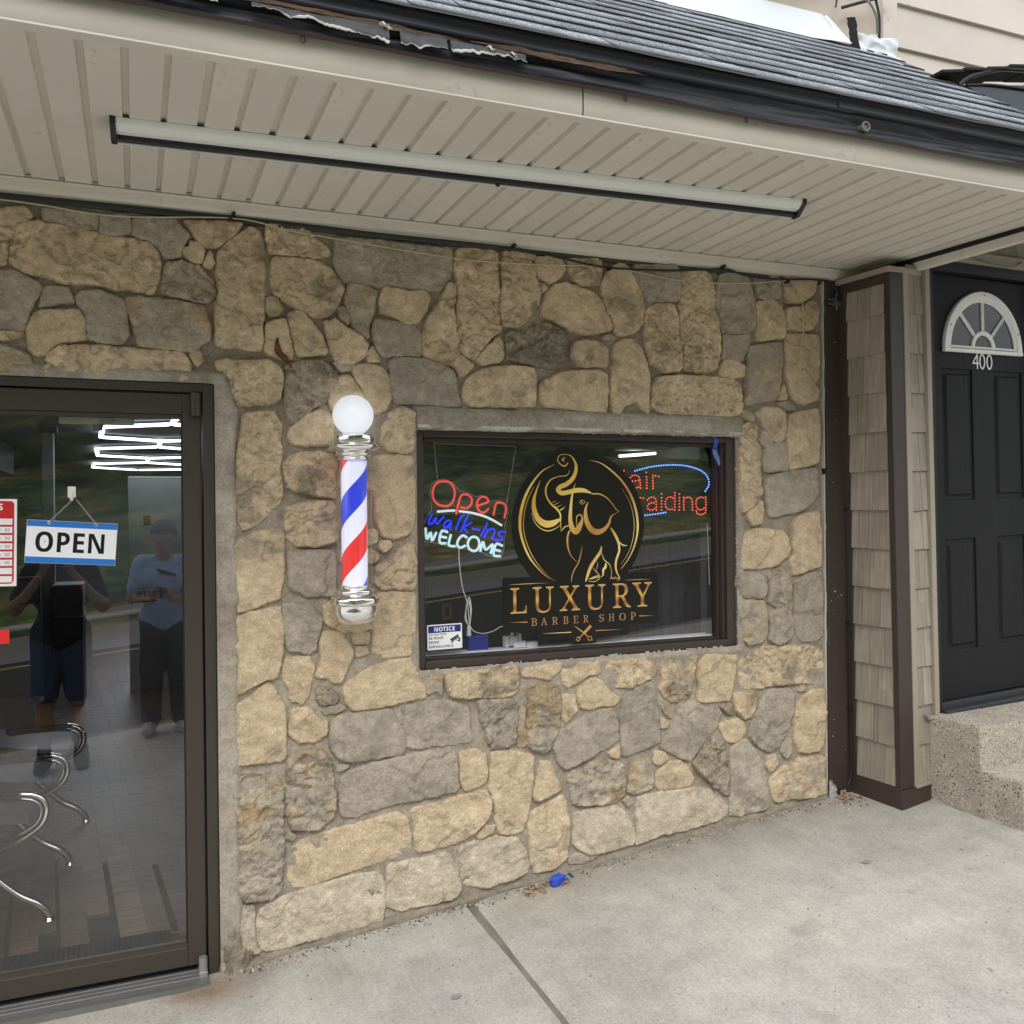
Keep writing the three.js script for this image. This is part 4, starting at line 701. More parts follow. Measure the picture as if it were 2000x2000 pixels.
// ---------------------------------------------------------------- canopy: soffit, fascia, membrane, roof
const can = thing('canopy', 'beige slatted canopy over the shop front with grey shingle roof and torn black fascia', 'canopy', [0, 0, 0], null, { kind: 'structure' });
const END = (z) => 3.326 + 0.0875 * z;                     // the canopy stops on the neighbouring house's skewed line
{
  const period = 0.1033, x0 = -0.221 - period * 8, soffit = obj('soffit_backing', bx(-3.2, 3.4, 2.803, 2.82, 0.0, 1.15), beige, can);
  const variants = [0, 1, 2].map(() => { const w = period - 0.021, pr = [[-w / 2, 0], [w / 2, 0], [w / 2 + 0.004, 0.0155], [-w / 2 - 0.004, 0.0155]]; const g = extrude(pr, 1.112).translate(0, 2.79, 0.022); return uvbox(g, 1, R() * 3, R() * 3); });
  for (let i = 0; i < 43; i++) { const o = obj('soffit_board', variants[i % 3], beige, soffit); o.position.set(x0 + period * (i + 0.5), 0.0006 * vn(i * 3.3, 2), 0); o.rotation.z = 0.0008 * vn(i * 1.9, 5); }
  obj('soffit_end_fill', extrude([[3.372, -0.02], [3.41, -1.15], [3.372, -1.15]], 0.012).rotateX(-Math.PI / 2).translate(0, 2.789, 0), beige, can);
  obj('end_trim', [grid(30, 4, (u, v) => { const z = lerp(0.02, 1.15, u), k = [[0, 0.034], [0.012, 0.03], [0.012, 0.004], [0.022, 0.0], [0.05, 0.0]][Math.round(v * 4)]; return [END(z) - 0.006 + k[0], 2.738 + k[1], z]; })].map((g) => uvbox(g)), beige, can);
  obj('end_gap', grid(30, 1, (u, v) => { const z = lerp(0.02, 1.15, u); return [END(z) - 0.012 + 0.001 * v, 2.768 + 0.024 * v, z]; }), mat([0.012, 0.012, 0.014], 0.8), can);
  obj('frieze_board', uvbox(grid(120, 4, (u, v) => { const x = lerp(-3.2, 3.2, u); return [x, lerp(2.733, 2.7905, v) + 0.002 * fbm(x * 3, v, 2), lerp(0.03, 0.036, v) - (v < 0.1 ? 0.02 : 0)]; }), 1, 0.3, 0.2), beige, can);
  obj('painted_frieze_shade', bx(-3.2, 3.09, 2.718, 2.735, -0.005, 0.012), mat([0.07, 0.066, 0.062], 0.8), can);  // solid dark strip painted to stand for the shade under the frieze
  obj('corner_fill', bx(3.16, 3.42, 2.745, 2.95, -0.3, 0.03), beige, can);
  obj('frieze_top', bx(-3.2, 3.3, 2.7905, 2.80, 0.0, 0.037), beige, can);
  // fascia board in three lengths, with the channel that holds the slats
  for (const [a, b] of [[-3.2, -0.3], [-0.297, 1.215], [1.219, 3.41]]) obj('fascia_board', uvbox(grid(80, 6, (u, v) => { const x = lerp(a, b, u), n = 0.002 * fbm(x * 2.5, v * 2, 7); return [x, lerp(2.787, 2.874, v), 1.155 + n + (v < 0.02 ? -0.004 : 0)]; }), 1, a, 0), fasciaPaint, can);
  obj('fascia_back', bx(-3.2, 3.41, 2.79, 2.95, 1.125, 1.15), mat([0.09, 0.062, 0.045], 0.8, { map: rep(woodMap, 1) }), can);
  obj('soffit_channel', [bx(-3.2, 3.4, 2.783, 2.789, 1.118, 1.157, 0.002), bx(-3.2, 3.4, 2.7825, 2.787, 0.03, 0.045, 0.001)], beige, can);
  // exposed rotten wood under the metal edge
  for (const [a, b, y] of [[-0.5, 0.62, 2.928], [0.42, 0.84, 2.922], [0.86, 1.42, 2.927]]) obj('bare_wood', uvbox(grid(60, 5, (u, v) => { const x = lerp(a, b, u), t = Math.sin(u * Math.PI); return [x, y + lerp(-0.007, 0.01, v) * (0.35 + t) + 0.004 * fbm(x * 14, v, 3), 1.186 + 0.006 * fbm(x * 20, v * 6, 9) - 0.006 * v]; }), 1), mat([0.25, 0.18, 0.125], 0.85, { map: rep(woodMap, 1.4), bumpMap: rep(streak, 2), bumpScale: 0.002 }), can);
  // black membrane: a sagging wrinkled band with a torn upper flap on the left half
  const sag = (x) => 0.004 * fbm(x * 2.2, 1, 3), mem = (x, v) => 1.166 + 0.006 * Math.sin(v * 9 + 4 * fbm(x * 1.4, v, 6)) + 0.008 * fbm(x * 3, v * 7, 5) + 0.012 * (1 - v) * (1 - v);
  obj('black_membrane', grid(420, 16, (u, v) => { const x = lerp(-1.5, 3.45, u); return [x, lerp(2.866 + sag(x), 2.95, v), mem(x, v)]; }), blackVinyl, can);
  const torn = (x) => 2.896 + 0.012 * fbm(x * 5, 3, 2) - 0.018 * sst(x, 1.0, 1.06) * (1 - sst(x, 1.3, 1.36)) - 0.014 * sst(x, 0.46, 0.6) * (1 - sst(x, 0.78, 0.84)) + 0.01 * fbm(x * 24, 1, 8) + 0.005 * fbm(x * 80, 5, 8, 2);
  for (const [a, b] of [[0.02, 0.2], [0.28, 0.63], [0.66, 0.79], [0.8, 1.02]]) {
    const top = (x) => Math.max(torn(x) + 0.004, 2.916), z = (x, v) => 1.19 + 0.006 * fbm(x * 9, v * 3, 4) + 0.012 * (1 - v);
    obj('torn_flap', grid(160, 6, (u, v) => { const x = lerp(a, b, u); return [x, lerp(torn(x), top(x), v), z(x, v)]; }), mat([0.038, 0.042, 0.048], 0.5), can);
    obj('torn_edge', grid(200, 2, (u, v) => { const x = lerp(a, b, u), w = 0.0065 * Math.max(0.12, 0.5 + 1.4 * fbm(x * 18, 4, 1)); return [x, torn(x) + (v - 0.6) * w, z(x, 0) + 0.003 * Math.sin(v * 3)]; }), mat([0.66, 0.65, 0.6], 0.7), can);
  }
  for (const [x, y, s] of [[-0.02, 2.905, 1], [0.62, 2.912, 0.5], [0.985, 2.898, 0.5], [0.92, 2.9, 0.6]]) obj('peeled_paint', grid(10, 10, (u, v) => [x + s * (0.05 * u - 0.02 + 0.012 * Math.sin(v * 6)), y + s * (0.026 * v * (1 - u * 0.6) + 0.008 * Math.sin(u * 9)), 1.19 + 0.014 * Math.sin(u * 3) * v]), mat([0.6, 0.58, 0.52], 0.8), can);
  obj('membrane_lip', grid(300, 2, (u, v) => { const x = lerp(-1.5, 3.45, u); return [x, 2.862 + sag(x) * 1.4 + v * 0.007, 1.172 + 0.012 * Math.sin(v * 2) + 0.004 * fbm(x * 2, 3, 8)]; }), mat([0.05, 0.03, 0.03], 0.5), can);
  // metal drip edge in two overlapping lengths
  const drip = (a, b, o) => grid(140, 10, (u, v) => { const x = lerp(a, b, u), pr = [[0, 0], [0.012, 0.003], [0.014, 0.012], [0.008, 0.026], [0.014, 0.046], [0.022, 0.058], [0.01, 0.062], [-0.06, 0.064]], t = v * (pr.length - 1.001), i = Math.floor(t), k = t - i; return [x, 2.936 + o + 0.78 * lerp(pr[i][1], pr[i + 1][1], k) + 0.004 * fbm(x * 1.7, 2, 6), 1.172 + o + lerp(pr[i][0], pr[i + 1][0], k) + 0.003 * fbm(x * 2.4, v, 3)]; });
  obj('drip_edge', drip(-1.5, 2.2, 0), mat([0.0145, 0.018, 0.025], 0.5), can); obj('drip_edge', drip(2.13, 3.45, 0.003), mat([0.0145, 0.018, 0.025], 0.5), can);
  obj('pipe_end', [new THREE.TorusGeometry(0.014, 0.0035, 8, 24).translate(2.24, 2.896, 1.19), cyl([2.24, 2.896, 1.15], [2.24, 2.896, 1.187], 0.013, 0.013)], mat([0.16, 0.15, 0.13], 0.5), can);
  for (const x of [0.41, 1.35, 1.78]) { const h = obj('screw_eye', [new THREE.TorusGeometry(0.0075, 0.0018, 8, 20).rotateY(0.5)], mat([0.09, 0.055, 0.045], 0.5, { metalness: 0.4 }), can); h.position.set(x, 2.856, 1.168); }
  // shingle roof: overlapping tabs of uneven width, thrown lines of double thickness
  const E0 = [2.978, 1.2], slope = 0.93 / 1.2, ang = Math.atan(slope), ca = Math.cos(ang), sa = Math.sin(ang), expo = 0.143;
  const roof = obj('roof_deck', grid(2, 2, (u, v) => [lerp(-3.2, 3.42 + 0.3 * 0, u), 2.968 + v * 0.93, 1.195 - v * 1.2]), mat([0.03, 0.03, 0.032], 0.9), can);
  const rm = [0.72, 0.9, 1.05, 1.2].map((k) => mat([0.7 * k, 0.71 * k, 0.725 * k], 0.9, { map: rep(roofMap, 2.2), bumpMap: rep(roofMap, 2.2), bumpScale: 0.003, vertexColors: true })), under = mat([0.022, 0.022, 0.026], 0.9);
  for (let c = 0; c < 11; c++) {
    let x = -0.1 + c * 0.1 + rr(-0.2, 0);
    while (x < 3.43) {
      const w = rr(0.13, 0.36), xe = Math.min(x + w, 3.44), band = R() < 0.45, thick = band ? 0.0075 : 0.005, len = expo + 0.03 + rr(-0.004, 0.008), dy = rr(-0.0015, 0.0015), bow = rr(-0.001, 0.002);
      const g = grid(6, 3, (u, v) => { const xx = lerp(x, xe, u), s = v < 0.34 ? 0 : lerp(0, len, (v - 0.33) / 0.67), up = v < 0.1 ? 0.0005 : thick * (1 - s / len * 0.85) ; return [xx, E0[0] + (c * expo + s + dy + bow * Math.sin(u * 3.1) * (1 - s / len)) * sa + up * ca, E0[1] - (c * expo + s + dy + bow * Math.sin(u * 3.1) * (1 - s / len)) * ca + up * sa]; }, (u, v) => { const d = v < 0.34 ? 0.16 : c && band && v > 0.9 ? 0.75 : 1; return [d, d, d]; }, (u, v) => [lerp(x, xe, u), v * 0.17 + c * 0.37]);  // front lip coloured dark: asphalt edge plus its shade painted in
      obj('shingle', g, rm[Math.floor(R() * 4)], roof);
      x = xe + 0.0015;
    }
  }
  obj('shingle_edge', grid(200, 2, (u, v) => { const x = lerp(-0.3, 3.44, u); return [x, 2.976 + 0.003 * fbm(x * 6, 1, 2) + v * 0.006, 1.206 + 0.004 * fbm(x * 5, 2, 9)]; }), mat([0.09, 0.095, 0.08], 0.9), can);
  // white flashing along the wall, and the bent scrap at its right end
  const fm = mat([0.74, 0.79, 0.83], 0.5);
  obj('flashing', grid(90, 6, (u, v) => { const x = lerp(-0.5, 3.2, u), n = 0.006 * fbm(x * 2, v, 4); return [x + 0.08 * v * (u > 0.98 ? -1 : 0), lerp(3.86, 4.02, v) + n * (1 - v), lerp(0.075, 0.012, v) + n + 0.02 * (1 - v) * sst(x, 2.9, 3.2)]; }), fm, can);
  obj('flashing_scrap', grid(16, 10, (u, v) => [lerp(3.22, 3.5, u) + 0.02 * v, lerp(3.8, 3.95, v) + 0.016 * fbm(u * 6, v * 5, 3), 0.05 + 0.03 * fbm(u * 5, v * 4, 6) + 0.04 * (1 - v)]), fm, can);
  obj('flashing_tear', grid(8, 12, (u, v) => [3.2 + 0.035 * u + 0.03 * v + 0.01 * fbm(v * 9, u, 2), lerp(4.0, 3.83, v), 0.06 + 0.02 * u]), mat([0.02, 0.02, 0.02], 0.9), can);
}

{ // long unlit strip light under the slats
  const s = thing('strip_light', 'long unlit strip light with grey lens and black ends under the canopy', 'strip light', [1.135, 2.79, 0.695]); s.rotation.y = -0.055;
  const Lh = 1.175, mk = (P, a, b) => extrude(P.map(([z, y]) => [-z, y]), b - a).rotateY(Math.PI / 2).translate(a, 0, 0);   // profile in (z, y), run along x
  const lens = mat([0.78, 0.8, 0.77], 0.35), blk = mat([0.011, 0.012, 0.016], 0.4);
  obj('lens', mk([[-0.002, -0.036], [0.016, -0.033], [0.036, -0.018], [0.039, -0.01], [0.039, -0.001], [-0.002, -0.001]], -Lh, Lh), lens, s);
  obj('spine', mk([[-0.025, -0.05], [-0.006, -0.052], [-0.003, -0.049], [-0.003, -0.002], [-0.025, -0.002]], -Lh, Lh), blk, s);
  obj('inner_lens', mk([[-0.042, -0.03], [-0.031, -0.053], [-0.026, -0.053], [-0.026, -0.001], [-0.042, -0.001]], -Lh, Lh), lens, s);
  for (const x of [-Lh, Lh]) obj('end_cap', mk([[-0.044, -0.032], [-0.032, -0.055], [0.0, -0.054], [0.039, -0.021], [0.043, -0.011], [0.043, 0.0], [-0.044, 0.0]], x - (x < 0 ? 0.016 : 0), x + (x > 0 ? 0.016 : 0)), blk, s);
  obj('clip', bx(-0.006, 0.006, -0.06, -0.05, -0.02, -0.01), blk, s);
}

// ---------------------------------------------------------------- cables along the wall
{
  const c1 = tag(obj('thin_cable', tube([[-1.3, 2.712, 0.03], [-0.411, 2.707, 0.034], [-0.062, 2.69, 0.036], [0.346, 2.728, 0.03], [0.55, 2.702, 0.036], [0.813, 2.684, 0.034], [1.233, 2.659, 0.036], [1.56, 2.668, 0.034], [1.913, 2.687, 0.032], [2.276, 2.66, 0.036], [2.6, 2.676, 0.034], [2.85, 2.707, 0.03], [2.915, 2.67, 0.034], [2.943, 2.58, 0.036], [2.944, 2.49, 0.036], [2.921, 2.35, 0.04]], 0.0026, 260, 6), mat([0.5, 0.44, 0.33], 0.6)), 'thin cream cable sagging along the top of the stone wall', 'cable');
  tag(obj('black_cable', tube([[-1.3, 2.722, 0.03], [0.346, 2.733, 0.028], [0.9, 2.727, 0.034], [1.458, 2.727, 0.032], [1.7, 2.702, 0.036], [1.901, 2.686, 0.034], [2.2, 2.7, 0.034], [2.496, 2.733, 0.03], [2.6, 2.716, 0.036], [2.753, 2.71, 0.036], [3.059, 2.731, 0.03], [3.13, 2.7, 0.04], [3.17, 2.6, 0.045], [3.18, 2.4, 0.045], [3.186, 1.9, 0.045], [3.19, 1.4, 0.045], [3.197, 0.8, 0.045], [3.2, 0.42, 0.046], [3.19, 0.33, 0.05], [3.16, 0.29, 0.055], [3.11, 0.285, 0.06]], 0.0048, 420, 8), blackCable), 'black coaxial cable running under the canopy and down the brown board', 'cable');
  tag(obj('end_cable', tube([[3.13, 2.64, 0.045], [3.2, 2.64, 0.06], [3.27, 2.7, 0.09], [3.325, 2.77, 0.16], [3.345, 2.775, 0.3], [3.375, 2.776, 0.6], [3.41, 2.776, 1.05]], 0.0065, 90, 8), blackCable), 'black cable running out along the right end of the canopy', 'cable');
  tag(obj('cable_splice', [cyl([3.192, 1.86, 0.047], [3.1925, 1.93, 0.047], 0.008, 0.008, 10), cyl([3.192, 1.875, 0.047], [3.1925, 1.89, 0.047], 0.0105, 0.0105, 6), cyl([3.192, 1.9, 0.047], [3.1925, 1.915, 0.047], 0.0105, 0.0105, 6)], mat([0.5, 0.5, 0.48], 0.35, { metalness: 0.8 })), 'silver coax splice on the black cable halfway down the brown board', 'connector');
  tag(obj('coax_splitter', [bx(3.125, 3.175, 2.61, 2.65, 0.03, 0.045, 0.002), ...[2.62, 2.64].flatMap((y) => [cyl([3.09, y, 0.04], [3.21, y, 0.04], 0.006, 0.006, 8)]), cyl([3.14, 2.59, 0.04], [3.14, 2.67, 0.04], 0.006, 0.006, 8)], mat([0.13, 0.13, 0.13], 0.5, { metalness: 0.4 })), 'small coax splitter under the canopy at the wall corner', 'connector');
  const spot = ['at the left, holding the cream cable', 'at the left under the first clip', 'holding the black cable above the window', 'above the window where the two cables meet', 'on the black cable above the window\'s right end', 'where the cream cable turns down', 'upper one on the brown board', 'middle one on the brown board', 'lowest one on the brown board'];
  [[0.346, 2.74], [0.335, 2.722], [1.458, 2.735], [1.905, 2.68], [2.49, 2.742], [2.85, 2.703], [3.1875, 1.63], [3.1935, 1.08], [3.199, 0.66]].forEach(([x, y], i) => tag(obj('cable_clip', bx(x - 0.006, x + 0.006, y - 0.006, y + 0.006, 0.02, 0.056, 0.002), blackCable), 'small black cable clip ' + spot[i], 'clip', 'clips along the cables'));
}

// ---------------------------------------------------------------- neighbouring house, number 400 (stands 5 degrees askew and leans a little)
const HO = [3.438, 0.3, 0.299], HY = THREE.MathUtils.degToRad(5), HL = THREE.MathUtils.degToRad(1.31);
function hthing(name, label, category, extra = {}, lean = true) { const o = thing(name, label, category, HO, null, extra); o.rotation.order = 'YXZ'; o.rotation.set(0, HY, lean ? HL : 0); return o; }
const hb = (x0, x1, y0, y1, z0, z1, r = 0) => bx(x0, x1, y0 - 0.3, y1 - 0.3, z0, z1, r);
const shakePaint = [0.43, 0.39, 0.335], shakeMats = [0.9, 1, 1.08].map((k) => mat(shakePaint.map((q) => q * k), 0.75, { map: rep(shakeMap, 2.2), bumpMap: rep(streak, 2.2), bumpScale: 0.0009 }));
const trimBeige = mat([0.4, 0.36, 0.295], 0.55, { map: rep(dirtMap, 1.2) });
function shake(w, h, d0, d1) { const g = bx(0, w, 0, h, 0, 0.014), p = g.attributes.position; for (let i = 0; i < p.count; i++) if (p.getZ(i) > 0.007) p.setZ(i, lerp(d0, d1, p.getY(i) / h)); else p.setZ(i, -0.004); g.computeVertexNormals(); return g; }
{
  const w = hthing('wing_wall', 'narrow shake panel in dark brown boards between the stone wall and door', 'wall', { kind: 'structure' });
  const B = (n, g) => obj(n, g, brownPaint, w);
  obj('wall_core', hb(-0.186, -0.03, 0.2, 2.71, -0.34, -0.03), mat([0.06, 0.05, 0.045], 0.9), w);
  B('base_board', hb(-0.2, -0.165, 0.215, 0.352, -0.335, 0.0, 0.003)); B('inner_stile', hb(-0.2, -0.17, 0.352, 2.716, -0.335, -0.248, 0.003));
  B('outer_stile', hb(-0.199, -0.165, 0.352, 2.716, -0.026, -0.006, 0.003)); B('top_board', hb(-0.199, -0.172, 2.672, 2.716, -0.248, -0.026, 0.002));
  obj('top_trim', hb(-0.214, -0.02, 2.717, 2.742, -0.3, 0.016, 0.003), trimBeige, w); B('corner_post', hb(-0.2, -0.113, 0.345, 2.716, -0.0055, 0.008, 0.003)); B('post_base', hb(-0.202, 0.0, 0.2, 0.342, -0.03, 0.012, 0.003));
  const crs = [0.354, 0.54, 0.722, 0.905, 1.086, 1.268, 1.45, 1.632, 1.813, 1.994, 2.176, 2.356, 2.533];
  crs.forEach((y, i) => {                                   // shakes on the side facing the shop: two or three a course
    const hgt = Math.min(0.2, 2.674 - y), cut = rr(0.07, 0.16), cuts = i % 3 === 0 ? [0, cut * 0.6, cut + 0.03, 0.222] : [0, cut, 0.222];
    for (let k = 0; k < cuts.length - 1; k++) { const o = obj('shake', shake(cuts[k + 1] - cuts[k] - 0.0022, hgt, 0.013 + rr(0, 0.003), 0.002), shakeMats[Math.floor(R() * 3)], w); o.rotation.y = -Math.PI / 2; o.position.set(-0.188, y - 0.3 + (i ? rr(-0.002, 0.002) : 0), -0.248 + cuts[k]); }
  });
  tag(obj('wall_board', bx(3.087, 3.236, 0.25, 2.735, -0.02, 0.026, 0.003), brownPaint), 'tall dark brown board at the end of the stone wall', 'board', null, { kind: 'structure' });
  const chips = []; for (let i = 0; i < 18; i++) { const y = rr(0.28, 2.6), x = i < 8 ? rr(3.1, 3.17) : rr(3.09, 3.22); chips.push(bx(x, x + rr(0.002, 0.007), y, y + rr(0.002, 0.007), 0.0262, 0.0268)); }
  obj('paint_chips', chips, mat([0.5, 0.48, 0.46], 0.8), w).userData = { kind: 'stuff' };
  w.children[w.children.length - 1].matrixAutoUpdate = true;
  { const c = w.children[w.children.length - 1]; w.updateMatrixWorld(true); c.geometry.applyMatrix4(w.matrixWorld.clone().invert()); }
  const foot = obj('peeling_foot', relief(3.08, 3.24, 0.2, 0.42, 0.005, (x, y) => 0.3 - y + 0.045 * fbm(x * 30, y * 20, 2) - 0.45 * (x - 3.09) + 0.02 * (x < 3.1 ? 3 * (0.38 - y) + 1 : 0), (x, y) => 0.0285 + 0.003 * fbm(x * 60, y * 60, 1), (x, y) => mixc([0.5, 0.48, 0.45], [0.3, 0.2, 0.13], sst(fbm(x * 40, y * 40, 5), 0, 0.25))), mortarMat, w); foot.geometry.applyMatrix4(w.matrixWorld.clone().invert());
}
{
  const f = hthing('house_front', 'front of house 400 clad in grey painted shakes with beige trim', 'house', { kind: 'structure' });
  obj('wall_core', [hb(-0.03, 0.055, 0.2, 2.8, -0.4, -0.002), hb(0.92, 2.6, 0.2, 2.8, -0.4, -0.002), hb(-0.03, 2.6, 2.8, 3.12, -0.4, -0.002)], mat(shakePaint, 0.8, { map: rep(shakeMap, 2.2) }), f);
  const T = (n, g) => obj(n, g, trimBeige, f);
  T('corner_trim', hb(-0.113, -0.08, 0.345, 2.745, -0.006, 0.012, 0.002)); T('door_trim', hb(0.022, 0.052, 0.662, 2.775, 0, 0.024, 0.002)); T('trim_return', hb(-0.03, 0.052, 0.648, 0.6615, 0.0, 0.026, 0.002));
  const lt = obj('lower_trim', hb(-0.0125, 0.0105, 0.36, 0.648, 0.002, 0.02, 0.002), trimBeige, f); lt.rotation.z = -0.012; lt.position.x = 0.001;
  const bt = obj('bottom_trim', hb(-0.1, 0.005, 0.343, 0.357, 0, 0.02, 0.002), trimBeige, f); bt.rotation.z = 0.06; bt.position.set(-0.004, 0.002, 0);
  obj('pipe_stub', cyl([-0.03, 0.367, 0.0], [-0.03, 0.367, 0.03], 0.011, 0.011, 18), mat([0.25, 0.24, 0.22], 0.5), f);
  for (let i = 0; i < 14; i++) { const y = Math.min(0.354 + i * 0.1815, 2.72), c = rr(0.035, 0.07), cuts = i % 4 === 1 ? [0, 0.102] : [0, c, 0.102]; for (let k = 0; k < cuts.length - 1; k++) { const o = obj('shake', shake(cuts[k + 1] - cuts[k] - 0.003, Math.min(0.2, 2.76 - y), 0.012, 0.002), shakeMats[Math.floor(R() * 3)], f); o.position.set(-0.08 + cuts[k], y - 0.3 + rr(-0.002, 0.002), 0); } }
  for (let i = 0; i < 2; i++) for (let x = 0.04 - i * 0.05; x < 1.2;) { const ww = rr(0.11, 0.16), o = obj('shake', shake(ww - 0.004, 0.1, 0.012, 0.003), shakeMats[Math.floor(R() * 3)], f); o.position.set(x, 2.557 + i * 0.085, 0); x += ww; }
  T('head_trim', hb(0.02, 1.6, 2.803, 2.855, 0.0, 0.03, 0.003)); T('frieze_trim', hb(-0.1, 1.8, 3.01, 3.06, 0.0, 0.04, 0.003));
  obj('porch_ceiling', hb(-0.02, 1.8, 3.06, 3.09, 0.0, 0.9), mat([0.075, 0.07, 0.078], 0.8), f);
  obj('wall_wire', tube([[0.15, 2.56, 0.02], [0.3, 2.53, 0.03], [0.45, 2.505, 0.04], [0.62, 2.5, 0.05], [0.72, 2.535, 0.03]], 0.003, 60, 6), mat([0.2, 0.18, 0.15], 0.6), f);
  const jm = phys([0.012, 0.014, 0.017], 0.5, { specularIntensity: 0.6 });
  obj('door_jamb', hb(0.055, 0.094, 0.662, 2.8, -0.09, 0.006, 0.002), jm, f); obj('door_jamb', hb(0.884, 0.92, 0.662, 2.8, -0.09, 0.006, 0.002), jm, f); obj('door_head', hb(0.094, 0.884, 2.753, 2.8, -0.09, 0.006, 0.002), jm, f);
}
{
  const d = hthing('house_door', 'black panelled door number 400 with white half round fanlight', 'door', { kind: 'structure' });
  const m = phys([0.0125, 0.0142, 0.0155], 0.6, { bumpMap: rep(streak, 1.2), bumpScale: 0.0006, map: rep(dirtMap, 1.1), specularIntensity: 0.45 }), z = -0.03;
  obj('leaf', hb(0.097, 0.881, 0.705, 2.747, -0.075, z - 0.008), m, d);
  const colx = [[0.186, 0.412], [0.566, 0.792]], rowy = [[0.935, 1.477], [1.66, 2.3]];
  const holes = colx.flatMap(([a, b]) => rowy.map(([c, e]) => [[a, c - 0.3], [b, c - 0.3], [b, e - 0.3], [a, e - 0.3]]));
  obj('stiles_and_rails', uvbox(extrude([[0.1, 0.408], [0.878, 0.408], [0.878, 2.444], [0.1, 2.444]], 0.006, 0.003, holes).translate(0, 0, z - 0.009)), m, d);
  for (const [a, b] of colx) for (const [c, e] of rowy) obj('raised_panel', uvbox(extrude([[a + 0.034, c - 0.266], [b - 0.034, c - 0.266], [b - 0.034, e - 0.334], [a + 0.034, e - 0.334]], 0.001, 0.012).translate(0, 0, z - 0.0115)), m, d);
  obj('threshold', [hb(0.094, 0.884, 0.656, 0.672, -0.09, 0.03, 0.003), hb(0.094, 0.884, 0.672, 0.7, -0.09, -0.01, 0.003)], mat([0.03, 0.032, 0.037], 0.4), d);
  // fanlight: sunburst of four panes
  const fan = new THREE.Group(); fan.name = 'fanlight'; fan.position.set(0.488, 2.09, z); d.add(fan);
  const arc = (r, a0, a1, n = 28) => Array.from({ length: n + 1 }, (_, i) => { const t = lerp(a0, a1, i / n); return [r * Math.cos(t), r * Math.sin(t)]; });
  const half = (r0, r1) => [...arc(r1, 0, Math.PI), ...arc(r0, Math.PI, 0)];
  obj('outer_arch', extrude(half(0.262, 0.288), 0.014, 0.004), whitePaint, fan); obj('inner_arch', extrude(half(0.243, 0.256), 0.008, 0.003), whitePaint, fan);
  obj('bottom_bar', [bx(-0.294, 0.294, -0.012, 0.006, 0, 0.019, 0.003), bx(-0.26, 0.26, 0.01, 0.022, 0, 0.011, 0.003)], whitePaint, fan);
  obj('hub_arch', extrude(half(0.07, 0.086), 0.009, 0.003).translate(0, 0.012, 0), whitePaint, fan);
  for (const a of [45, 90, 135]) { const s = obj('spoke', [bx(0.082, 0.25, -0.0085, -0.002, 0, 0.01, 0.002), bx(0.082, 0.25, 0.002, 0.0085, 0, 0.01, 0.002), bx(0.082, 0.25, -0.004, 0.004, 0, 0.006)], whitePaint, fan); s.rotation.z = a * Math.PI / 180; s.position.y = 0.012; }
  obj('pane', new THREE.ShapeGeometry(new THREE.Shape(half(0.001, 0.25).map((p) => new THREE.Vector2(...p))), 24).translate(0, 0, 0.002), phys([0.03, 0.035, 0.031], 0.05), fan);
  for (const a of [20, 90, 155]) obj('screw_cap', new THREE.SphereGeometry(0.004, 8, 6).translate(0.275 * Math.cos(a * Math.PI / 180), 0.275 * Math.sin(a * Math.PI / 180), 0.018), mat([0.1, 0.1, 0.1], 0.5), fan);
  const num = hthing('house_number', 'slim white house number 400 on the black door', 'house number');
  const O_ = (cx) => { const P = (a, b) => Array.from({ length: 40 }, (_, i) => [cx + a * Math.cos(i / 20 * Math.PI), 2.041 + b * Math.sin(i / 20 * Math.PI)]); return extrude(P(0.0215, 0.0375), 0.003, 0.0006, [P(0.0148, 0.0305).reverse()]).translate(0, 0, z - 0.002); };
  obj('digit', O_(0.487), whitePaint, num); obj('digit', O_(0.541), whitePaint, num);
  obj('digit', [[[0.446, 2.004], [0.453, 2.004], [0.453, 2.079], [0.446, 2.079]], [[0.414, 2.028], [0.4595, 2.028], [0.4595, 2.0345], [0.414, 2.0345]], [[0.414, 2.0345], [0.4215, 2.0345], [0.452, 2.072], [0.4495, 2.079]]].map((P, i) => extrude(P, 0.003 + i * 0.0003, 0.0004).translate(0, 0, z - 0.002)), whitePaint, num);
}
{
  const s = hthing('concrete_steps', 'exposed aggregate concrete steps up to the black door', 'steps', { kind: 'structure' }, false);
  const P = [[0.3, -0.3], [-0.466, -0.3], [-0.463, 0.158], [-0.266, 0.16], [-0.258, 0.355], [0.3, 0.358]];
  const g = extrude(P, 1.7, 0.006).rotateY(Math.PI / 2).toNonIndexed(); g.computeVertexNormals();
  obj('flight', uvbox(g), aggregate, s);
  const cl = grid(40, 4, (u, v) => [lerp(0.004, -0.06, v) + 0.006 * fbm(u * 7, v, 2), lerp(-0.02, -0.062, v) - 0.05 * u * 0.2 + 0.012 * fbm(u * 9, v * 2, 6), lerp(0.0, 0.95, u)], (u, v) => { const k = 1 + 0.6 * fbm(u * 14, v * 4, 3); return [0.36 * k, 0.33 * k, 0.27 * k]; }, (u, v) => [u, v * 0.06]); obj('mortar_fillet', cl, mortarMat, s);
  for (const [x0, z0, x1, z1] of [[-0.06, 0.05, -0.05, 0.9], [-0.035, 0.1, -0.04, 0.8]]) obj('crack', tube(Array.from({ length: 12 }, (_, i) => { const t = i / 11; return [lerp(x0, x1, t) + 0.008 * vn(i * 1.7, x0 * 99), lerp(-0.055, -0.072, t) + 0.004, lerp(z0, z1, t)]; }), 0.0025, 60, 5), mat([0.03, 0.028, 0.024], 1), s);
}

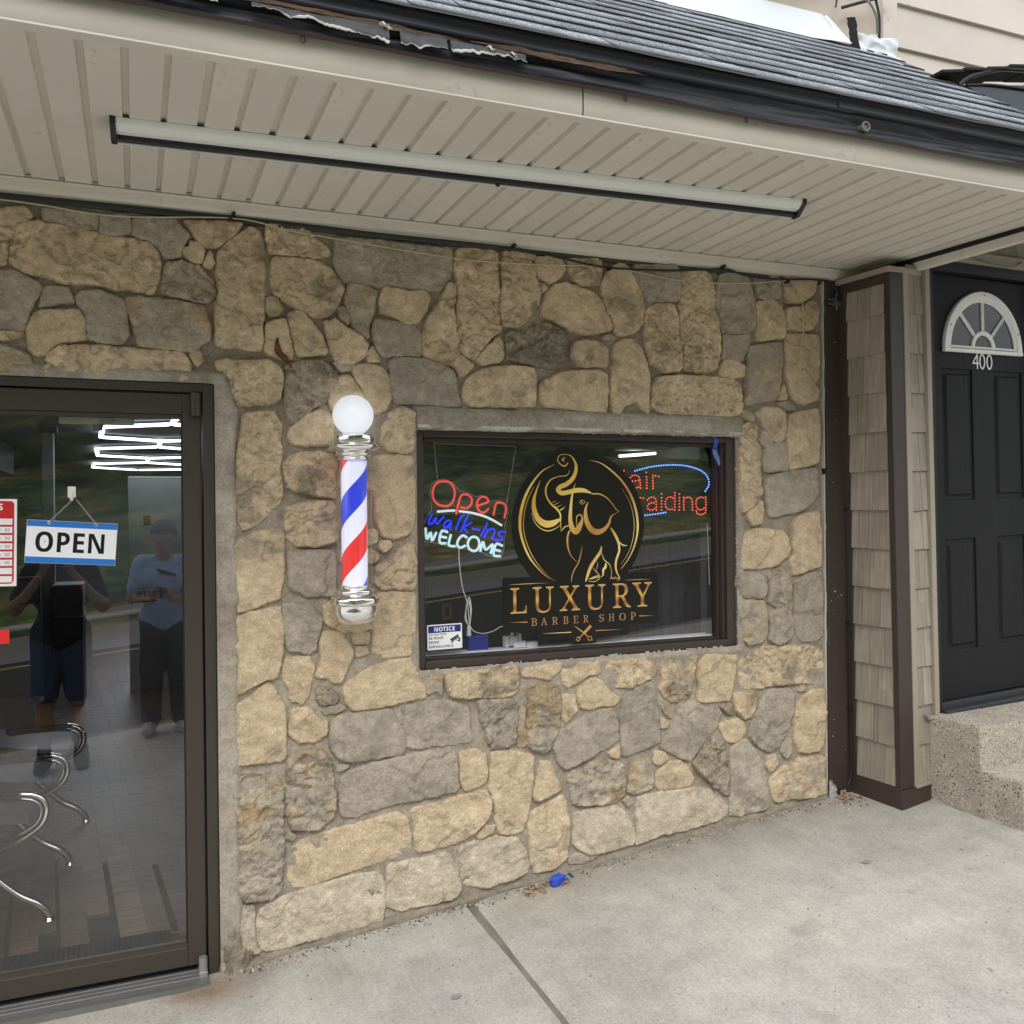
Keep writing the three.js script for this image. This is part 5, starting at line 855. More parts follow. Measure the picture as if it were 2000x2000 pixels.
// ---------------------------------------------------------------- upper wall above the canopy, cables, the neighbour's dark porch roof
{
  const w = thing('upper_wall', 'pale pink beige clapboard upper wall above the canopy roof', 'wall', [0, 0, 0], null, { kind: 'structure' });
  const pink = [0.84, 0.77, 0.715], sm = [0.97, 1, 1.03].map((k) => mat(pink.map((q) => q * k), 0.6, { map: rep(dirtMap, 0.5) }));
  obj('plain_panel', bx(-3.2, 3.462, 2.95, 5.4, -0.3, 0.0), mat([0.8, 0.71, 0.62], 0.7, { map: rep(dirtMap, 1) }), w);
  obj('corner_board', bx(3.462, 3.555, 2.95, 5.4, -0.1, 0.024, 0.003), sm[1], w); obj('wall_core', bx(3.555, 6.5, 2.95, 5.4, -0.3, -0.02), sm[0], w);
  for (let k = 0; k < 9; k++) { const y = 3.28 + k * 0.221, g = bx(3.555, 6.5, y, y + 0.228, 0, 0.012), p = g.attributes.position; for (let i = 0; i < p.count; i++) p.setZ(i, (p.getZ(i) > 0.006 ? lerp(0.022, 0.004, (p.getY(i) - y) / 0.228) : -0.02)); g.computeVertexNormals(); obj('siding_board', g, sm[k % 3], w); }
  const r = thing('porch_roof', 'dark metal porch roof edge with mossy shingles at the right', 'porch roof', [0, 0, 0], null, { kind: 'structure' });
  const pr = [[3.46, 3.53], [4.3, 3.66], [4.3, 3.44], [3.8, 3.44]];
  obj('metal_panel', extrude(pr.slice().reverse(), 0.03, 0.004).translate(0, 0, 0.47), mat([0.05, 0.058, 0.075], 0.3, { metalness: 0.3 }), r);
  obj('seam', [tube([[3.47, 3.53, 0.505], [3.7, 3.56, 0.51], [4.4, 3.6, 0.51]], 0.006, 30, 6), tube([[3.42, 3.52, 0.505], [3.52, 3.58, 0.515], [3.8, 3.65, 0.515], [4.6, 3.69, 0.515]], 0.012, 40, 6)], mat([0.016, 0.018, 0.022], 0.4), r);
  for (let i = 0; i < 9; i++) { const x = 3.3 + i * 0.14, y = 3.545 + Math.min(0.115, (i * 0.14) * 0.22); const o = obj('shingle', bx(0, 0.137, 0, 0.014, 0, 0.16, 0.003), mat([0.045, 0.05, 0.032], 0.95, { map: rep(roofMap, 3) }), r); o.position.set(x, y + 0.006 * vn(i * 2.1, 3), 0.37); o.rotation.z = 0.16 + 0.06 * vn(i * 3.3, 8); }
  // coax loops and clutter at the top edge
  const loops = []; for (let i = 0; i < 4; i++) loops.push(tube(Array.from({ length: 14 }, (_, k) => { const t = k / 13 * Math.PI; return [2.72 + 0.02 * i - 0.13 * Math.cos(t) * (1 - i * 0.1), 4.17 - (0.06 + 0.012 * i) * Math.sin(t) + 0.03 * (k / 13), 0.05 + 0.012 * i]; }), 0.005, 60, 6));
  tag(obj('coiled_cable', loops, mat([0.03, 0.028, 0.028], 0.5)), 'loops of dark cable hanging on the upper wall at the top edge', 'cable');
  const br = thing('antenna_bracket', 'dark metal bracket arms with a junction box on the upper wall', 'bracket', [0, 0, 0]);
  const dk = mat([0.055, 0.05, 0.05], 0.5, { metalness: 0.3 });
  obj('arm', cyl([2.9, 4.1, 0.06], [3.22, 4.28, 0.1], 0.009, 0.009, 8), dk, br); obj('arm', cyl([3.18, 4.05, 0.05], [3.47, 4.16, 0.08], 0.008, 0.008, 8), dk, br); obj('arm', cyl([2.86, 4.11, 0.06], [3.0, 4.3, 0.07], 0.006, 0.006, 8), dk, br); obj('junction_box', bx(2.98, 3.12, 4.215, 4.27, 0.02, 0.1, 0.005), dk, br);
  for (const [nm, lb, P, rad] of [['riser_cable', 'pair of black cables dropping to the bent flashing scrap', [[3.36, 4.4, 0.04], [3.37, 4.2, 0.05], [3.4, 4.05, 0.06], [3.41, 3.93, 0.05]], 0.0065], ['riser_cable', 'grey cable with bare end beside the black riser cables', [[3.22, 4.1, 0.05], [3.29, 4.09, 0.09], [3.35, 4.03, 0.09], [3.39, 3.96, 0.06]], 0.006], ['riser_cable', 'thin cable curving up the upper wall left of the risers', [[3.1, 4.3, 0.03], [3.16, 4.18, 0.05], [3.15, 4.05, 0.04]], 0.004]]) tag(obj(nm, tube(P, rad, 40, 7), nm === 'riser_cable' && lb.startsWith('grey') ? mat([0.3, 0.29, 0.27], 0.5) : blackCable), lb, 'cable');
}

// ---------------------------------------------------------------- pavement and street
const flat = (x, z) => groundY(x, z);
{
  const s = thing('sidewalk', 'pale grey concrete pavement sloping along the shop front', 'pavement', [0, 0, 0], null, { kind: 'structure' });
  const slab = (x0, x1, z0, z1, cell) => grid(Math.ceil((x1 - x0) / cell), Math.ceil((z1 - z0) / cell), (u, v) => { const x = lerp(x0, x1, u), z = lerp(z1, z0, v), e = Math.min(x - x0, x1 - x, 0.02) / 0.02; return [x, flat(x, z) + 0.003 * fbm(x * 1.3, z * 1.3, 2) + 0.0009 * fbm(x * 14, z * 14, 5, 2) - 0.005 * (1 - clamp(e, 0, 1)) ** 2, z]; },
    (u, v, q) => { const [x, , z] = q, dirt = 1 - sst(z - 0.05 * fbm(x * 6, z * 6, 4), 0.02, 0.42), n = fbm(x * 2.2, z * 2.2, 9), r = Math.exp(-(((x - 0.2) / 0.16) ** 2) - ((z - 0.12) / 0.1) ** 2), stain = Math.max(0, 1 - Math.abs(Math.hypot(x - 1.62, (z - 1.35) * 0.8) - 0.17) / 0.04) * sst(fbm(x * 9, z * 9, 3), -0.1, 0.3), bl = sst(fbm(x * 1.1, z * 1.6, 21), 0.1, 0.4); let c = [0.93 + 0.1 * n, 0.93 + 0.1 * n, 0.92 + 0.1 * n]; c = mixc(c, [0.64, 0.61, 0.55], dirt * 0.75); c = mixc(c, [0.42, 0.26, 0.16], r * 0.7); c = mixc(c, [0.86, 0.74, 0.6], stain * 0.35); c = mixc(c, [1.08, 1.1, 1.12], bl * 0.5); return c; }, (u, v, q) => [q[0], q[2]]);
  obj('slab', slab(-1.6, 1.228, 0.0, 2.4, 0.025), concrete, s); obj('slab', slab(1.249, 4.4, 0.0, 2.4, 0.025), concrete, s);
  for (const [a, b] of [[-14, -7], [-7, -1.61], [-1.6, 1.229], [1.245, 4.4], [4.41, 10], [10, 20]]) obj('slab', slab(a, b, a === -1.6 || a === 1.245 ? 2.41 : 0.0, 4.85, 0.2), concrete, s);
  obj('joint_bed', grid(2, 40, (u, v) => { const x = lerp(1.22, 1.255, u), z = lerp(0, 4.8, v); return [x, flat(x, z) - 0.0045, z]; }, (u, v) => { const k = 1 + 0.5 * fbm(v * 60, u, 2); return [0.31 * k, 0.285 * k, 0.235 * k]; }), mortarMat, s);
  // stains and gum, pressed flat
  const spots = []; for (const [x, z, r] of [[0.98, 0.62, 0.019], [2.75, 0.62, 0.022], [2.95, 1.25, 0.02], [1.42, 0.75, 0.008]]) { const g = new THREE.CircleGeometry(r, 14); const p = g.attributes.position; for (let i = 1; i < p.count; i++) { const k = 0.7 + 0.5 * hash(i, Math.round(x * 99), 2); p.setXY(i, p.getX(i) * k, p.getY(i) * k * 0.8); } g.rotateX(-Math.PI / 2).rotateZ(0.102).translate(x, flat(x, z) + 0.0035, z); spots.push(g); }
  obj('gum_spots', spots, mat([0.29, 0.28, 0.26], 0.9), s).userData = { kind: 'stuff' };
  // grit, leaf scraps and white chips: dense along the wall's foot, sparse beyond
  const N = 1300, piece = new THREE.IcosahedronGeometry(1, 0), im = new THREE.InstancedMesh(piece, mat(0xffffff, 0.95), N), M4 = new THREE.Matrix4(), q = new THREE.Quaternion(), col = new THREE.Color();
  for (let i = 0; i < N; i++) { const near = i < 850, x = near ? rr(0.28, 3.2) : rr(-0.3, 3.2), z = near ? 0.04 + Math.abs(rr(-1, 1) * rr(0, 1)) * 0.07 + (x > 3.05 ? rr(0, 0.1) : 0) : rr(0.1, 1.8), k = near ? rr(0.001, 0.0042) : rr(0.001, 0.003); M4.compose(V(x, flat(x, z) + k * 0.4, z), q.setFromEuler(new THREE.Euler(rr(0, 6), rr(0, 6), rr(0, 6))), V(k * rr(1, 2), k * 0.6, k)); im.setMatrixAt(i, M4); const t = R(); im.setColorAt(i, t < 0.12 ? col.setRGB(0.7, 0.68, 0.62) : t < 0.35 ? col.setRGB(0.32, 0.18, 0.08) : t < 0.7 ? col.setRGB(0.1, 0.08, 0.06) : col.setRGB(0.28, 0.25, 0.2)); }
  im.name = 'grit'; im.castShadow = im.receiveShadow = true; scene.add(im); tag(im, 'grit and leaf crumbs along the foot of the stone wall', 'grit', null, { kind: 'stuff' });
  // crumpled blue tape against the wall's foot
  const ct = thing('crumpled_tape', 'crumpled scrap of blue tape lying at the foot of the wall', 'tape', [1.608, flat(1.608, 0.082), 0.082]); ct.scale.setScalar(0.8);
  obj('wad', grid(22, 12, (u, v) => { const a = u * 6.283, b = (v - 0.5) * 3.1; const k = 1 + 0.4 * vn(u * 6, v * 4, 2, 6) + 0.35 * Math.abs(vn(u * 11, v * 7, 5, 11)); return [0.05 * Math.cos(a) * Math.cos(b) * k, 0.022 + 0.026 * Math.sin(b) * k, 0.026 * Math.sin(a) * Math.cos(b) * k]; }), mat([0.02, 0.075, 0.5], 0.6, { flatShading: true }), ct);
  obj('tail', grid(6, 3, (u, v) => [0.045 + 0.04 * u, 0.024 + 0.012 * Math.sin(u * 4) + 0.018 * v, 0.02 * v - 0.004]), mat([0.06, 0.15, 0.6], 0.6), ct);
  const lf = thing('leaf_scraps', 'dry brown leaf scraps caught round the crumpled blue tape', 'leaves', [0, 0, 0], null, { kind: 'stuff' }); const lg = [];
  for (let i = 0; i < 46; i++) { const c = i < 26, x = c ? 1.58 + rr(-0.12, 0.1) : 3.1 + rr(-0.02, 0.16), z = rr(0.045, 0.13), g = grid(2, 2, (u, v) => [(u - 0.5) * 0.022, 0.004 * Math.sin(u * 3) + 0.003 * v, (v - 0.5) * 0.01]); g.rotateX(rr(-0.6, 0.6)).rotateY(rr(0, 6)).translate(x, flat(x, z) + 0.005, z); lg.push(g); } obj('scraps', lg, mat([0.36, 0.22, 0.1], 0.9), lf);
  // road, far pavement and the hill that the glass mirrors
  const far = (name, z0, z1, y, m, extra = { kind: 'structure' }, nz = 6, n = 60, jit = 0) => tag(obj(name, grid(n, nz, (u, v) => { const x = lerp(-70, 70, u), z = lerp(z1, z0, v); return [x, -0.199 + 0.102 * clamp(x, -40, 40) + y(z, x) + jit * fbm(x * 0.6, z * 0.6, 3), z]; }, null, (u, v) => [lerp(-70, 70, u), lerp(z1, z0, v)]), m), null, null, null, extra);
  far('kerb', 4.85, 5.02, (z) => (z > 5.0 ? -0.13 : 0.002), mat([0.4, 0.36, 0.27], 0.9, { map: rep(concreteMap, 0.5) }), { kind: 'structure' }, 12);
  far('road', 5.0, 11.3, () => -0.13, mat([0.085, 0.083, 0.08], 0.9, { map: rep(concreteMap, 0.3) }));
  far('road_line', 10.7, 10.85, () => -0.125, mat([0.42, 0.32, 0.09], 0.8));
  far('far_pavement', 11.3, 13.4, () => 0.0, mat([0.43, 0.41, 0.36], 0.9, { map: rep(concreteMap, 0.4) })); far('verge', 13.4, 14.6, () => -0.01, mat([0.3, 0.34, 0.26], 1, { map: rep(grassMap, 0.2) })); far('footpath', 14.6, 15.3, () => 0.02, mat([0.42, 0.4, 0.35], 0.9)); 
  const hill = (z) => 0.02 + 0.125 * (z - 15.3) + 0.0015 * (z - 15.3) ** 2;
  far('hillside', 15.3, 120, (z) => Math.min(hill(z), 26), mat([0.33, 0.36, 0.29], 1, { map: rep(grassMap, 0.09) }), { kind: 'structure' }, 60, 60, 0.4);
  far('ground', 119, 400, () => 25.6, mat([0.05, 0.08, 0.03], 1));
  tag(obj('ground_behind', bx(-70, 70, -3, -1.6, -120, -14), mat([0.06, 0.07, 0.04], 1)), null, null, null, { kind: 'structure' });
  // trees on the hill
  const leafM = [[0.03, 0.055, 0.016], [0.045, 0.075, 0.02], [0.025, 0.045, 0.02]].map((c) => mat(c, 0.9, { side: THREE.DoubleSide })), bark = mat([0.06, 0.045, 0.035], 0.95);
  const crownG = [0, 1, 2].map((k) => { const gs = []; for (let i = 0; i < 900; i++) { const c = hash(i % 11, k, 7), a = (i % 11) / 11 * 6.283 + k, cx = 1.3 * Math.cos(a) * (0.4 + c), cy = (hash(i % 11, k, 9) - 0.5) * 3.2, cz = 1.3 * Math.sin(a) * (0.4 + c), r = 1.25 * Math.cbrt(hash(i, k, 1)), t = hash(i, k, 2) * 6.283, p = Math.acos(2 * hash(i, k, 3) - 1); const g = new THREE.PlaneGeometry(0.34, 0.2); g.rotateX(hash(i, k, 4) * 3).rotateY(hash(i, k, 5) * 6).translate(cx + r * Math.sin(p) * Math.cos(t), cy + r * Math.cos(p) * 1.1, cz + r * Math.sin(p) * Math.sin(t)); gs.push(g); } return mergeGeometries(gs); });
  const treeSpots = []; for (let i = 0; i < 14; i++) treeSpots.push([-28 + i * 5.2 + rr(-1, 1), rr(38, 56), rr(2.0, 3.2), i % 3]);
  treeSpots.forEach(([x, z, s, k], i) => { const y = -0.199 + 0.102 * x + hill(z), t = thing('hill_tree', 'leafy dark green tree on the grassy hill across the street, mirrored in the glass', 'tree', [x, y, z], 'trees on the hill across the street'); t.scale.setScalar(s); t.rotation.y = i * 1.7; obj('crown', crownG[k], leafM[k], t).position.y = 3.6; obj('trunk', cyl([0, -0.5, 0], [0.1, 3.2, 0], 0.2, 0.1, 8), bark, t); });
}

// ---------------------------------------------------------------- inside the shop, seen through the glass
{
  const room = thing('shop_interior', 'dim barber shop room behind the glass with plank floor', 'room', [0, 0, 0], null, { kind: 'structure' });
  const wallM = mat([0.14, 0.145, 0.15], 0.85), ceilM = mat([0.1, 0.11, 0.13], 0.8);
  obj('ceiling', bx(-2.8, 3.2, 2.45, 2.6, -15, -0.3), ceilM, room); obj('side_wall', bx(-2.95, -2.8, -0.3, 2.6, -15, -0.3), wallM, room); obj('side_wall', bx(3.2, 3.4, -0.3, 2.6, -15, -0.0), wallM, room); obj('back_wall', bx(-2.8, 3.2, -0.3, 2.6, -15.2, -15), wallM, room);
  obj('sub_floor', bx(-2.8, 3.2, -0.3, -0.012, -15, -0.12), mat([0.03, 0.026, 0.022], 0.8), room);
  const fm = [0.7, 0.95, 1.15, 1.4].map((k) => mat([0.25 * k, 0.175 * k, 0.12 * k], 0.45, { map: rep(woodMap, 1.2, 0.9) })), L = 1.2;
  const pg = [0, 1, 2, 3].map(() => { const g = new THREE.BoxGeometry(0.0985, 0.012, L); return uvbox(g.translate(0, -0.006, 0), 1, R() * 4, R() * 4); });
  const floor = obj('floor_edge', bx(-2.8, 3.2, -0.012, -0.001, -0.3, -0.285), fm[0], room);
  for (let i = -11; i < 9; i++) { let z = -0.2 - hash(i + 40, 3, 1) * 0.9 + 0.5; for (let k = 0; k < 6; k++) { const o = obj('plank', pg[(i * 7 + k + 90) % 4], fm[Math.floor(hash(i + 30, k, 2) * 4)], floor); const zc = z - L / 2; o.position.set(i * 0.1 + 0.06 + 0.08 * (zc + 0.3), 0.0004 * hash(i + 33, k, 8), Math.min(zc, -0.3 - L / 2 + 0.02)); o.rotation.y = 0.08; z -= L + 0.002; } }
  obj('far_floor', bx(-2.8, 3.2, -0.012, -0.003, -15, -6.5), fm[0], room);
  const duct = obj('ceiling_beam', bx(-2.8, -1.35, 2.12, 2.45, -9, -1.2), mat([0.05, 0.055, 0.065], 0.7), room);
  for (let i = 0; i < 3; i++) obj('vent', bx(-1.352, -1.346, 2.17, 2.38, -2.6 - i * 1.5, -2.2 - i * 1.5), mat([0.3, 0.32, 0.33], 0.6), duct);
  obj('lintel_beam', bx(-2.8, 3.2, 2.25, 2.45, -0.9, -0.3), mat([0.05, 0.052, 0.055], 0.8), room);
}
{ // hexagonal lamp lines on the ceiling
  const P = { a: [-0.26, -5.38], b: [0.3, -4.95], c: [0.55, -5.1], d: [0.32, -4.32], e: [-0.31, -6.59], f: [0.26, -6.98], g: [0.6, -6.8], h: [-0.42, -8.43], i: [0.26, -7.95], j: [0.7, -8.4], k: [-0.45, -9.86], l: [0.19, -10.39], m: [0.78, -10.0], n: [-0.58, -12.1], o: [0.17, -11.62], p: [0.9, -12.4], q: [-0.65, -13.37], r: [0.05, -14.3], s: [0.95, -13.9] };
  const g = thing('hexagon_lights', 'white honeycomb of ceiling tube lights glowing inside the shop', 'ceiling light', [0, 2.41, 0]);
  const lamp = mat([0.8, 0.85, 0.9], 0.4, { emissive: L3(0.9, 0.96, 1), emissiveIntensity: 2.6 });
  for (const s of 'ab bc bd ae ef fg fi hi ij hk kl lm lo no op nq qr rs'.split(' ')) { const [x0, z0] = P[s[0]], [x1, z1] = P[s[1]], d = Math.hypot(x1 - x0, z1 - z0), o = obj('tube_light', new RoundedBoxGeometry(d - 0.05, 0.028, 0.045, 2, 0.012), lamp, g); o.position.set((x0 + x1) / 2, 0, (z0 + z1) / 2); o.rotation.y = -Math.atan2(z1 - z0, x1 - x0); o.castShadow = false; }
  const A = new THREE.RectAreaLight(0xeaf2ff, 1.5, 1.1, 8.5); A.position.set(0.15, 2.37, -9.2); A.rotation.x = -Math.PI / 2; scene.add(A);
}
{
  const grey = mat([0.3, 0.31, 0.3], 0.6), dark = mat([0.035, 0.036, 0.04], 0.5), B = (n, l, c, x0, x1, y0, y1, z0, z1, m, r = 0.01) => { const t = thing(n, l, c, [(x0 + x1) / 2, y0, (z0 + z1) / 2]); obj('body', bx(-(x1 - x0) / 2, (x1 - x0) / 2, 0, y1 - y0, -(z1 - z0) / 2, (z1 - z0) / 2, r), m, t); return t; };
  let t = B('pale_door', 'pale flush door standing at the back of the shop behind the reflections', 'door', -0.06, 0.72, 0, 1.98, -5.7, -5.6, grey); obj('switch_plate', bx(-0.26, -0.2, 1.54, 1.62, 0.051, 0.058, 0.002), dark, t);
  t = B('grey_column', 'slim grey column at the left inside the shop', 'column', -0.76, -0.66, 0, 2.43, -5.6, -5.5, mat([0.22, 0.23, 0.24], 0.7)); obj('cap', bx(-0.08, 0.08, 2.36, 2.42, -0.07, 0.07, 0.005), dark, t);
  t = B('cash_machine', 'tall black cash machine cabinet inside the shop', 'cabinet', -0.66, -0.42, 0, 0.77, -5.55, -5.1, dark); obj('top_panel', bx(-0.12, 0.12, 0.77, 1.04, -0.2, 0.2, 0.01), mat([0.2, 0.21, 0.21], 0.7, { map: rep(grain, 4) }), t);
  t = B('wall_cabinet', 'small grey cabinet with a round lock on the left inside wall', 'cabinet', -1.05, -0.78, 0.86, 1.09, -5.6, -5.5, mat([0.2, 0.21, 0.22], 0.6)); obj('lock', cyl([-0.08, 0.06, 0.05], [-0.08, 0.06, 0.062], 0.022, 0.022), alu, t); obj('door_line', [bx(-0.135, 0.135, 0.0, 0.006, 0.0505, 0.054), bx(0.128, 0.134, 0.006, 0.23, 0.0505, 0.054), bx(-0.135, 0.128, 0.224, 0.23, 0.0505, 0.054)], dark, t);
  B('low_partition', 'dark low partition across the back of the shop', 'partition', -2.7, -0.77, 0, 1.7, -5.9, -5.75, mat([0.1, 0.105, 0.11], 0.7));
  const atm = thing('atm_sign', 'small white sign reading ATM with an arrow behind the glass', 'sign', [0.085, 0.885, -5.45]);
  obj('print', new THREE.PlaneGeometry(0.25, 0.16), mat(0xffffff, 0.6, { map: canvasTex(512, 330, (g, w, h) => { g.fillStyle = '#b9b6ae'; g.fillRect(0, 0, w, h); g.strokeStyle = '#7a2a22'; g.lineWidth = 10; g.strokeRect(8, 8, w - 16, h - 16); g.fillStyle = '#6e2018'; g.font = 'bold 170px sans-serif'; g.textAlign = 'center'; g.fillText('ATM', w / 2, 185); g.fillStyle = '#222'; g.fillRect(60, 245, 300, 22); g.beginPath(); g.moveTo(350, 215); g.lineTo(460, 256); g.lineTo(350, 297); g.fill(); }) }), atm);
  const mt = thing('door_mat', 'black ribbed door mat just inside the glass door', 'mat', [-0.32, 0.001, -0.235]);
  for (let i = 0; i < 46; i++) obj('rib', bx(-0.4 + i * 0.0178, -0.4 + i * 0.0178 + 0.011, 0.001, 0.009, -0.075, 0.075, 0.002), mat([0.012, 0.012, 0.013], 0.8), mt); obj('backing', bx(-0.43, 0.43, 0, 0.003, -0.085, 0.085), mat([0.014, 0.014, 0.014], 0.8), mt);
}
{ // row of chrome waiting seats just inside the door
  function seat(dz, label, dx) {
    const s = thing('waiting_chair', label, 'chair', [-0.62 + dx, 0, -0.78 + dz]);
    const arm = [[-0.1, 0.5, 0.1], [0.06, 0.512, 0.12], [0.2, 0.513, 0.14], [0.262, 0.486, 0.15], [0.272, 0.43, 0.155], [0.235, 0.37, 0.155], [0.12, 0.315, 0.14], [-0.05, 0.29, 0.1]];
    obj('arm_loop', [tube(arm, 0.014, 80, 8), tube(arm.map(([x, y, z]) => [x * 0.93, 0.41 + (y - 0.41) * 0.8, z - 0.012]), 0.008, 80, 8)], chrome, s);
    obj('leg', [tube([[0.0, 0.3, 0.12], [0.06, 0.22, 0.14], [0.16, 0.12, 0.15], [0.24, 0.07, 0.16], [0.275, 0.03, 0.16], [0.28, 0.005, 0.16]], 0.017, 60, 8), cyl([0.28, 0, 0.16], [0.28, 0.012, 0.16], 0.024, 0.018)], chrome, s);
    obj('leg', tube([[-0.1, 0.3, 0.1], [-0.14, 0.2, 0.0], [-0.2, 0.06, -0.08], [-0.22, 0.0, -0.1]], 0.014, 40, 8), chrome, s);
    obj('seat', grid(14, 8, (u, v) => [lerp(-0.34, 0.2, u), 0.41 + 0.03 * Math.cos(u * 3) + 0.012 * Math.sin(v * 3), lerp(-0.34, 0.1, v)]), mat([0.16, 0.165, 0.175], 0.35), s);
    obj('back', grid(14, 8, (u, v) => [-0.34 - 0.1 * v + 0.01 * Math.sin(u * 3), 0.44 + 0.42 * v, lerp(-0.34, 0.1, u)]), mat([0.16, 0.165, 0.175], 0.35), s);
    return s;
  }
  seat(0, 'chrome armed waiting chair nearest the door glass', 0); seat(-0.62, 'chrome armed waiting chair second from the door glass', 0.04); seat(-1.25, 'chrome armed waiting chair third from the door glass', 0.08);
}
{ // behind the shop window
  const cm = mat([0.09, 0.09, 0.1], 0.9), c = thing('grey_curtain', 'sheer grey curtain hanging at the right inside the window', 'curtain', [0, 0, 0]);
  for (const [x0, x1, y1] of [[2.2, 2.38, 1.6], [2.38, 2.6, 1.62], [2.6, 2.78, 1.62]]) obj('panel', grid(40, 12, (u, v) => [lerp(x0, x1, u) + 0.02 * v * Math.sin(u * 9), lerp(0.95, y1, v), -0.52 + 0.02 * Math.sin(u * 22) * (1 - 0.4 * v) + 0.008 * Math.sin(u * 47 + v * 2)]), cm, c);
  const bc = thing('black_drape', 'black drape edge down the right side of the window', 'drape', [0, 0, 0]); obj('cloth', grid(10, 14, (u, v) => [lerp(2.5, 2.62, u), lerp(1.03, 1.94, v), -0.13 - 0.05 * u - 0.008 * Math.sin(u * 14)]), mat([0.008, 0.008, 0.009], 0.9), bc); obj('pull_cord', cyl([2.503, 1.57, -0.125], [2.512, 1.28, -0.125], 0.0022, 0.0022, 6), mat([0.5, 0.5, 0.52], 0.4), bc);
  const fl = thing('fluorescent_tube', 'white fluorescent tube glowing at the top right inside the window', 'tube light', [2.94, 1.985, -1.5]); fl.rotation.y = 0.05; fl.rotation.z = 0.02;
  obj('tube_light', cyl([-0.15, -0.012, 0], [0.12, 0.004, 0], 0.009, 0.009, 12), mat([0.9, 0.9, 0.9], 0.4, { emissive: L3(0.95, 1, 1), emissiveIntensity: 1.1 }), fl); obj('batten', bx(-0.2, 0.2, 0.02, 0.035, -0.02, 0.02, 0.004), mat([0.1, 0.1, 0.1], 0.6), fl);
  const L = new THREE.PointLight(0xeef6ff, 0.06); L.position.set(2.9, 1.95, -1.45); scene.add(L);
  const p = thing('picture_frame', 'framed black and white picture standing behind the curtain', 'picture', [2.62, 1.02, -0.95]); obj('frame', [bx(-0.06, -0.05, 0, 0.3, 0, 0.015), bx(0.05, 0.06, 0, 0.3, 0, 0.015), bx(-0.05, 0.05, 0.29, 0.3, 0, 0.015), bx(-0.05, 0.05, 0, 0.01, 0, 0.015)], mat([0.05, 0.05, 0.05], 0.4), p); obj('print', new THREE.PlaneGeometry(0.1, 0.28).translate(0, 0.15, 0.004), mat([0.35, 0.35, 0.35], 0.6, { map: rep(grain, 9) }), p);
  const sw = thing('yellowed_outlet', 'yellowed outlet plate low on the inner wall at the left of the window', 'outlet', [1.555, 1.05, -1.19]); obj('plate', bx(-0.028, 0.028, 0, 0.09, 0, 0.006, 0.002), mat([0.33, 0.27, 0.1], 0.5), sw); obj('socket', bx(-0.012, 0.012, 0.02, 0.07, 0.006, 0.01, 0.002), mat([0.12, 0.1, 0.05], 0.5), sw);
  tag(obj('inner_partition', bx(0.62, 3.2, -0.2, 1.62, -1.36, -1.2), mat([0.1, 0.1, 0.1], 0.8)), 'dark partition wall behind the window display', 'partition', null, { kind: 'structure' });
}

// ---------------------------------------------------------------- two people on the pavement, seen mirrored in the glass
function blob(bones, k, cell) {                           // smooth union of tapered capsules [ax, ay, az, ar, bx, by, bz, br], meshed
  const lo = [9, 9, 9], hi = [-9, -9, -9]; for (const b of bones) for (const o of [0, 4]) for (let i = 0; i < 3; i++) { lo[i] = Math.min(lo[i], b[o + i] - b[o + 3] - 0.03); hi[i] = Math.max(hi[i], b[o + i] + b[o + 3] + 0.03); }
  const side = Math.max(hi[0] - lo[0], hi[1] - lo[1], hi[2] - lo[2]), n = Math.min(132, Math.ceil(side / cell) + 4), mc = new MarchingCubes(n, undefined, false, false, 120000), half = n / 2, cx = lo.map((l, i) => (l + hi[i]) / 2), S = side / 2 * 1.06, F = new Float32Array(n * n * n), h = S / half;
  const at = (i, c) => cx[c] + (i - half) * h, ix = (v, c) => (v - cx[c]) / h + half;
  for (const [ax, ay, az, ar, bx_, by, bz, br] of bones) {
    const pad = Math.max(ar, br) + 5 * k, rg = [[ax, bx_], [ay, by], [az, bz]].map(([p, q], c) => [Math.max(1, Math.floor(ix(Math.min(p, q) - pad, c))), Math.min(n - 2, Math.ceil(ix(Math.max(p, q) + pad, c)))]), dx = bx_ - ax, dy = by - ay, dz = bz - az, l2 = dx * dx + dy * dy + dz * dz || 1e-9;
    for (let z = rg[2][0]; z <= rg[2][1]; z++) for (let y = rg[1][0]; y <= rg[1][1]; y++) for (let x = rg[0][0]; x <= rg[0][1]; x++) { const px = at(x, 0) - ax, py = at(y, 1) - ay, pz = at(z, 2) - az, t = clamp((px * dx + py * dy + pz * dz) / l2, 0, 1), d = Math.hypot(px - dx * t, py - dy * t, pz - dz * t) - lerp(ar, br, t); F[(z * n + y) * n + x] += Math.exp(-d / k); }
  }
  for (let i = 0; i < F.length; i++) mc.field[i] = F[i] > 1e-12 ? clamp(k * Math.log(F[i]), -1, 1) : -1;
  mc.isolation = 0; mc.update();
  const g = new THREE.BufferGeometry(), c = mc.count ?? mc.geometry.drawRange.count, p = mc.positionArray.slice(0, c * 3), nn = mc.normalArray.slice(0, c * 3);
  for (let i = 0; i < c; i++) for (let j = 0; j < 3; j++) p[i * 3 + j] = cx[j] + p[i * 3 + j] * S;
  g.setAttribute('position', new THREE.BufferAttribute(p, 3)); g.setAttribute('normal', new THREE.BufferAttribute(nn, 3)); return g;
}
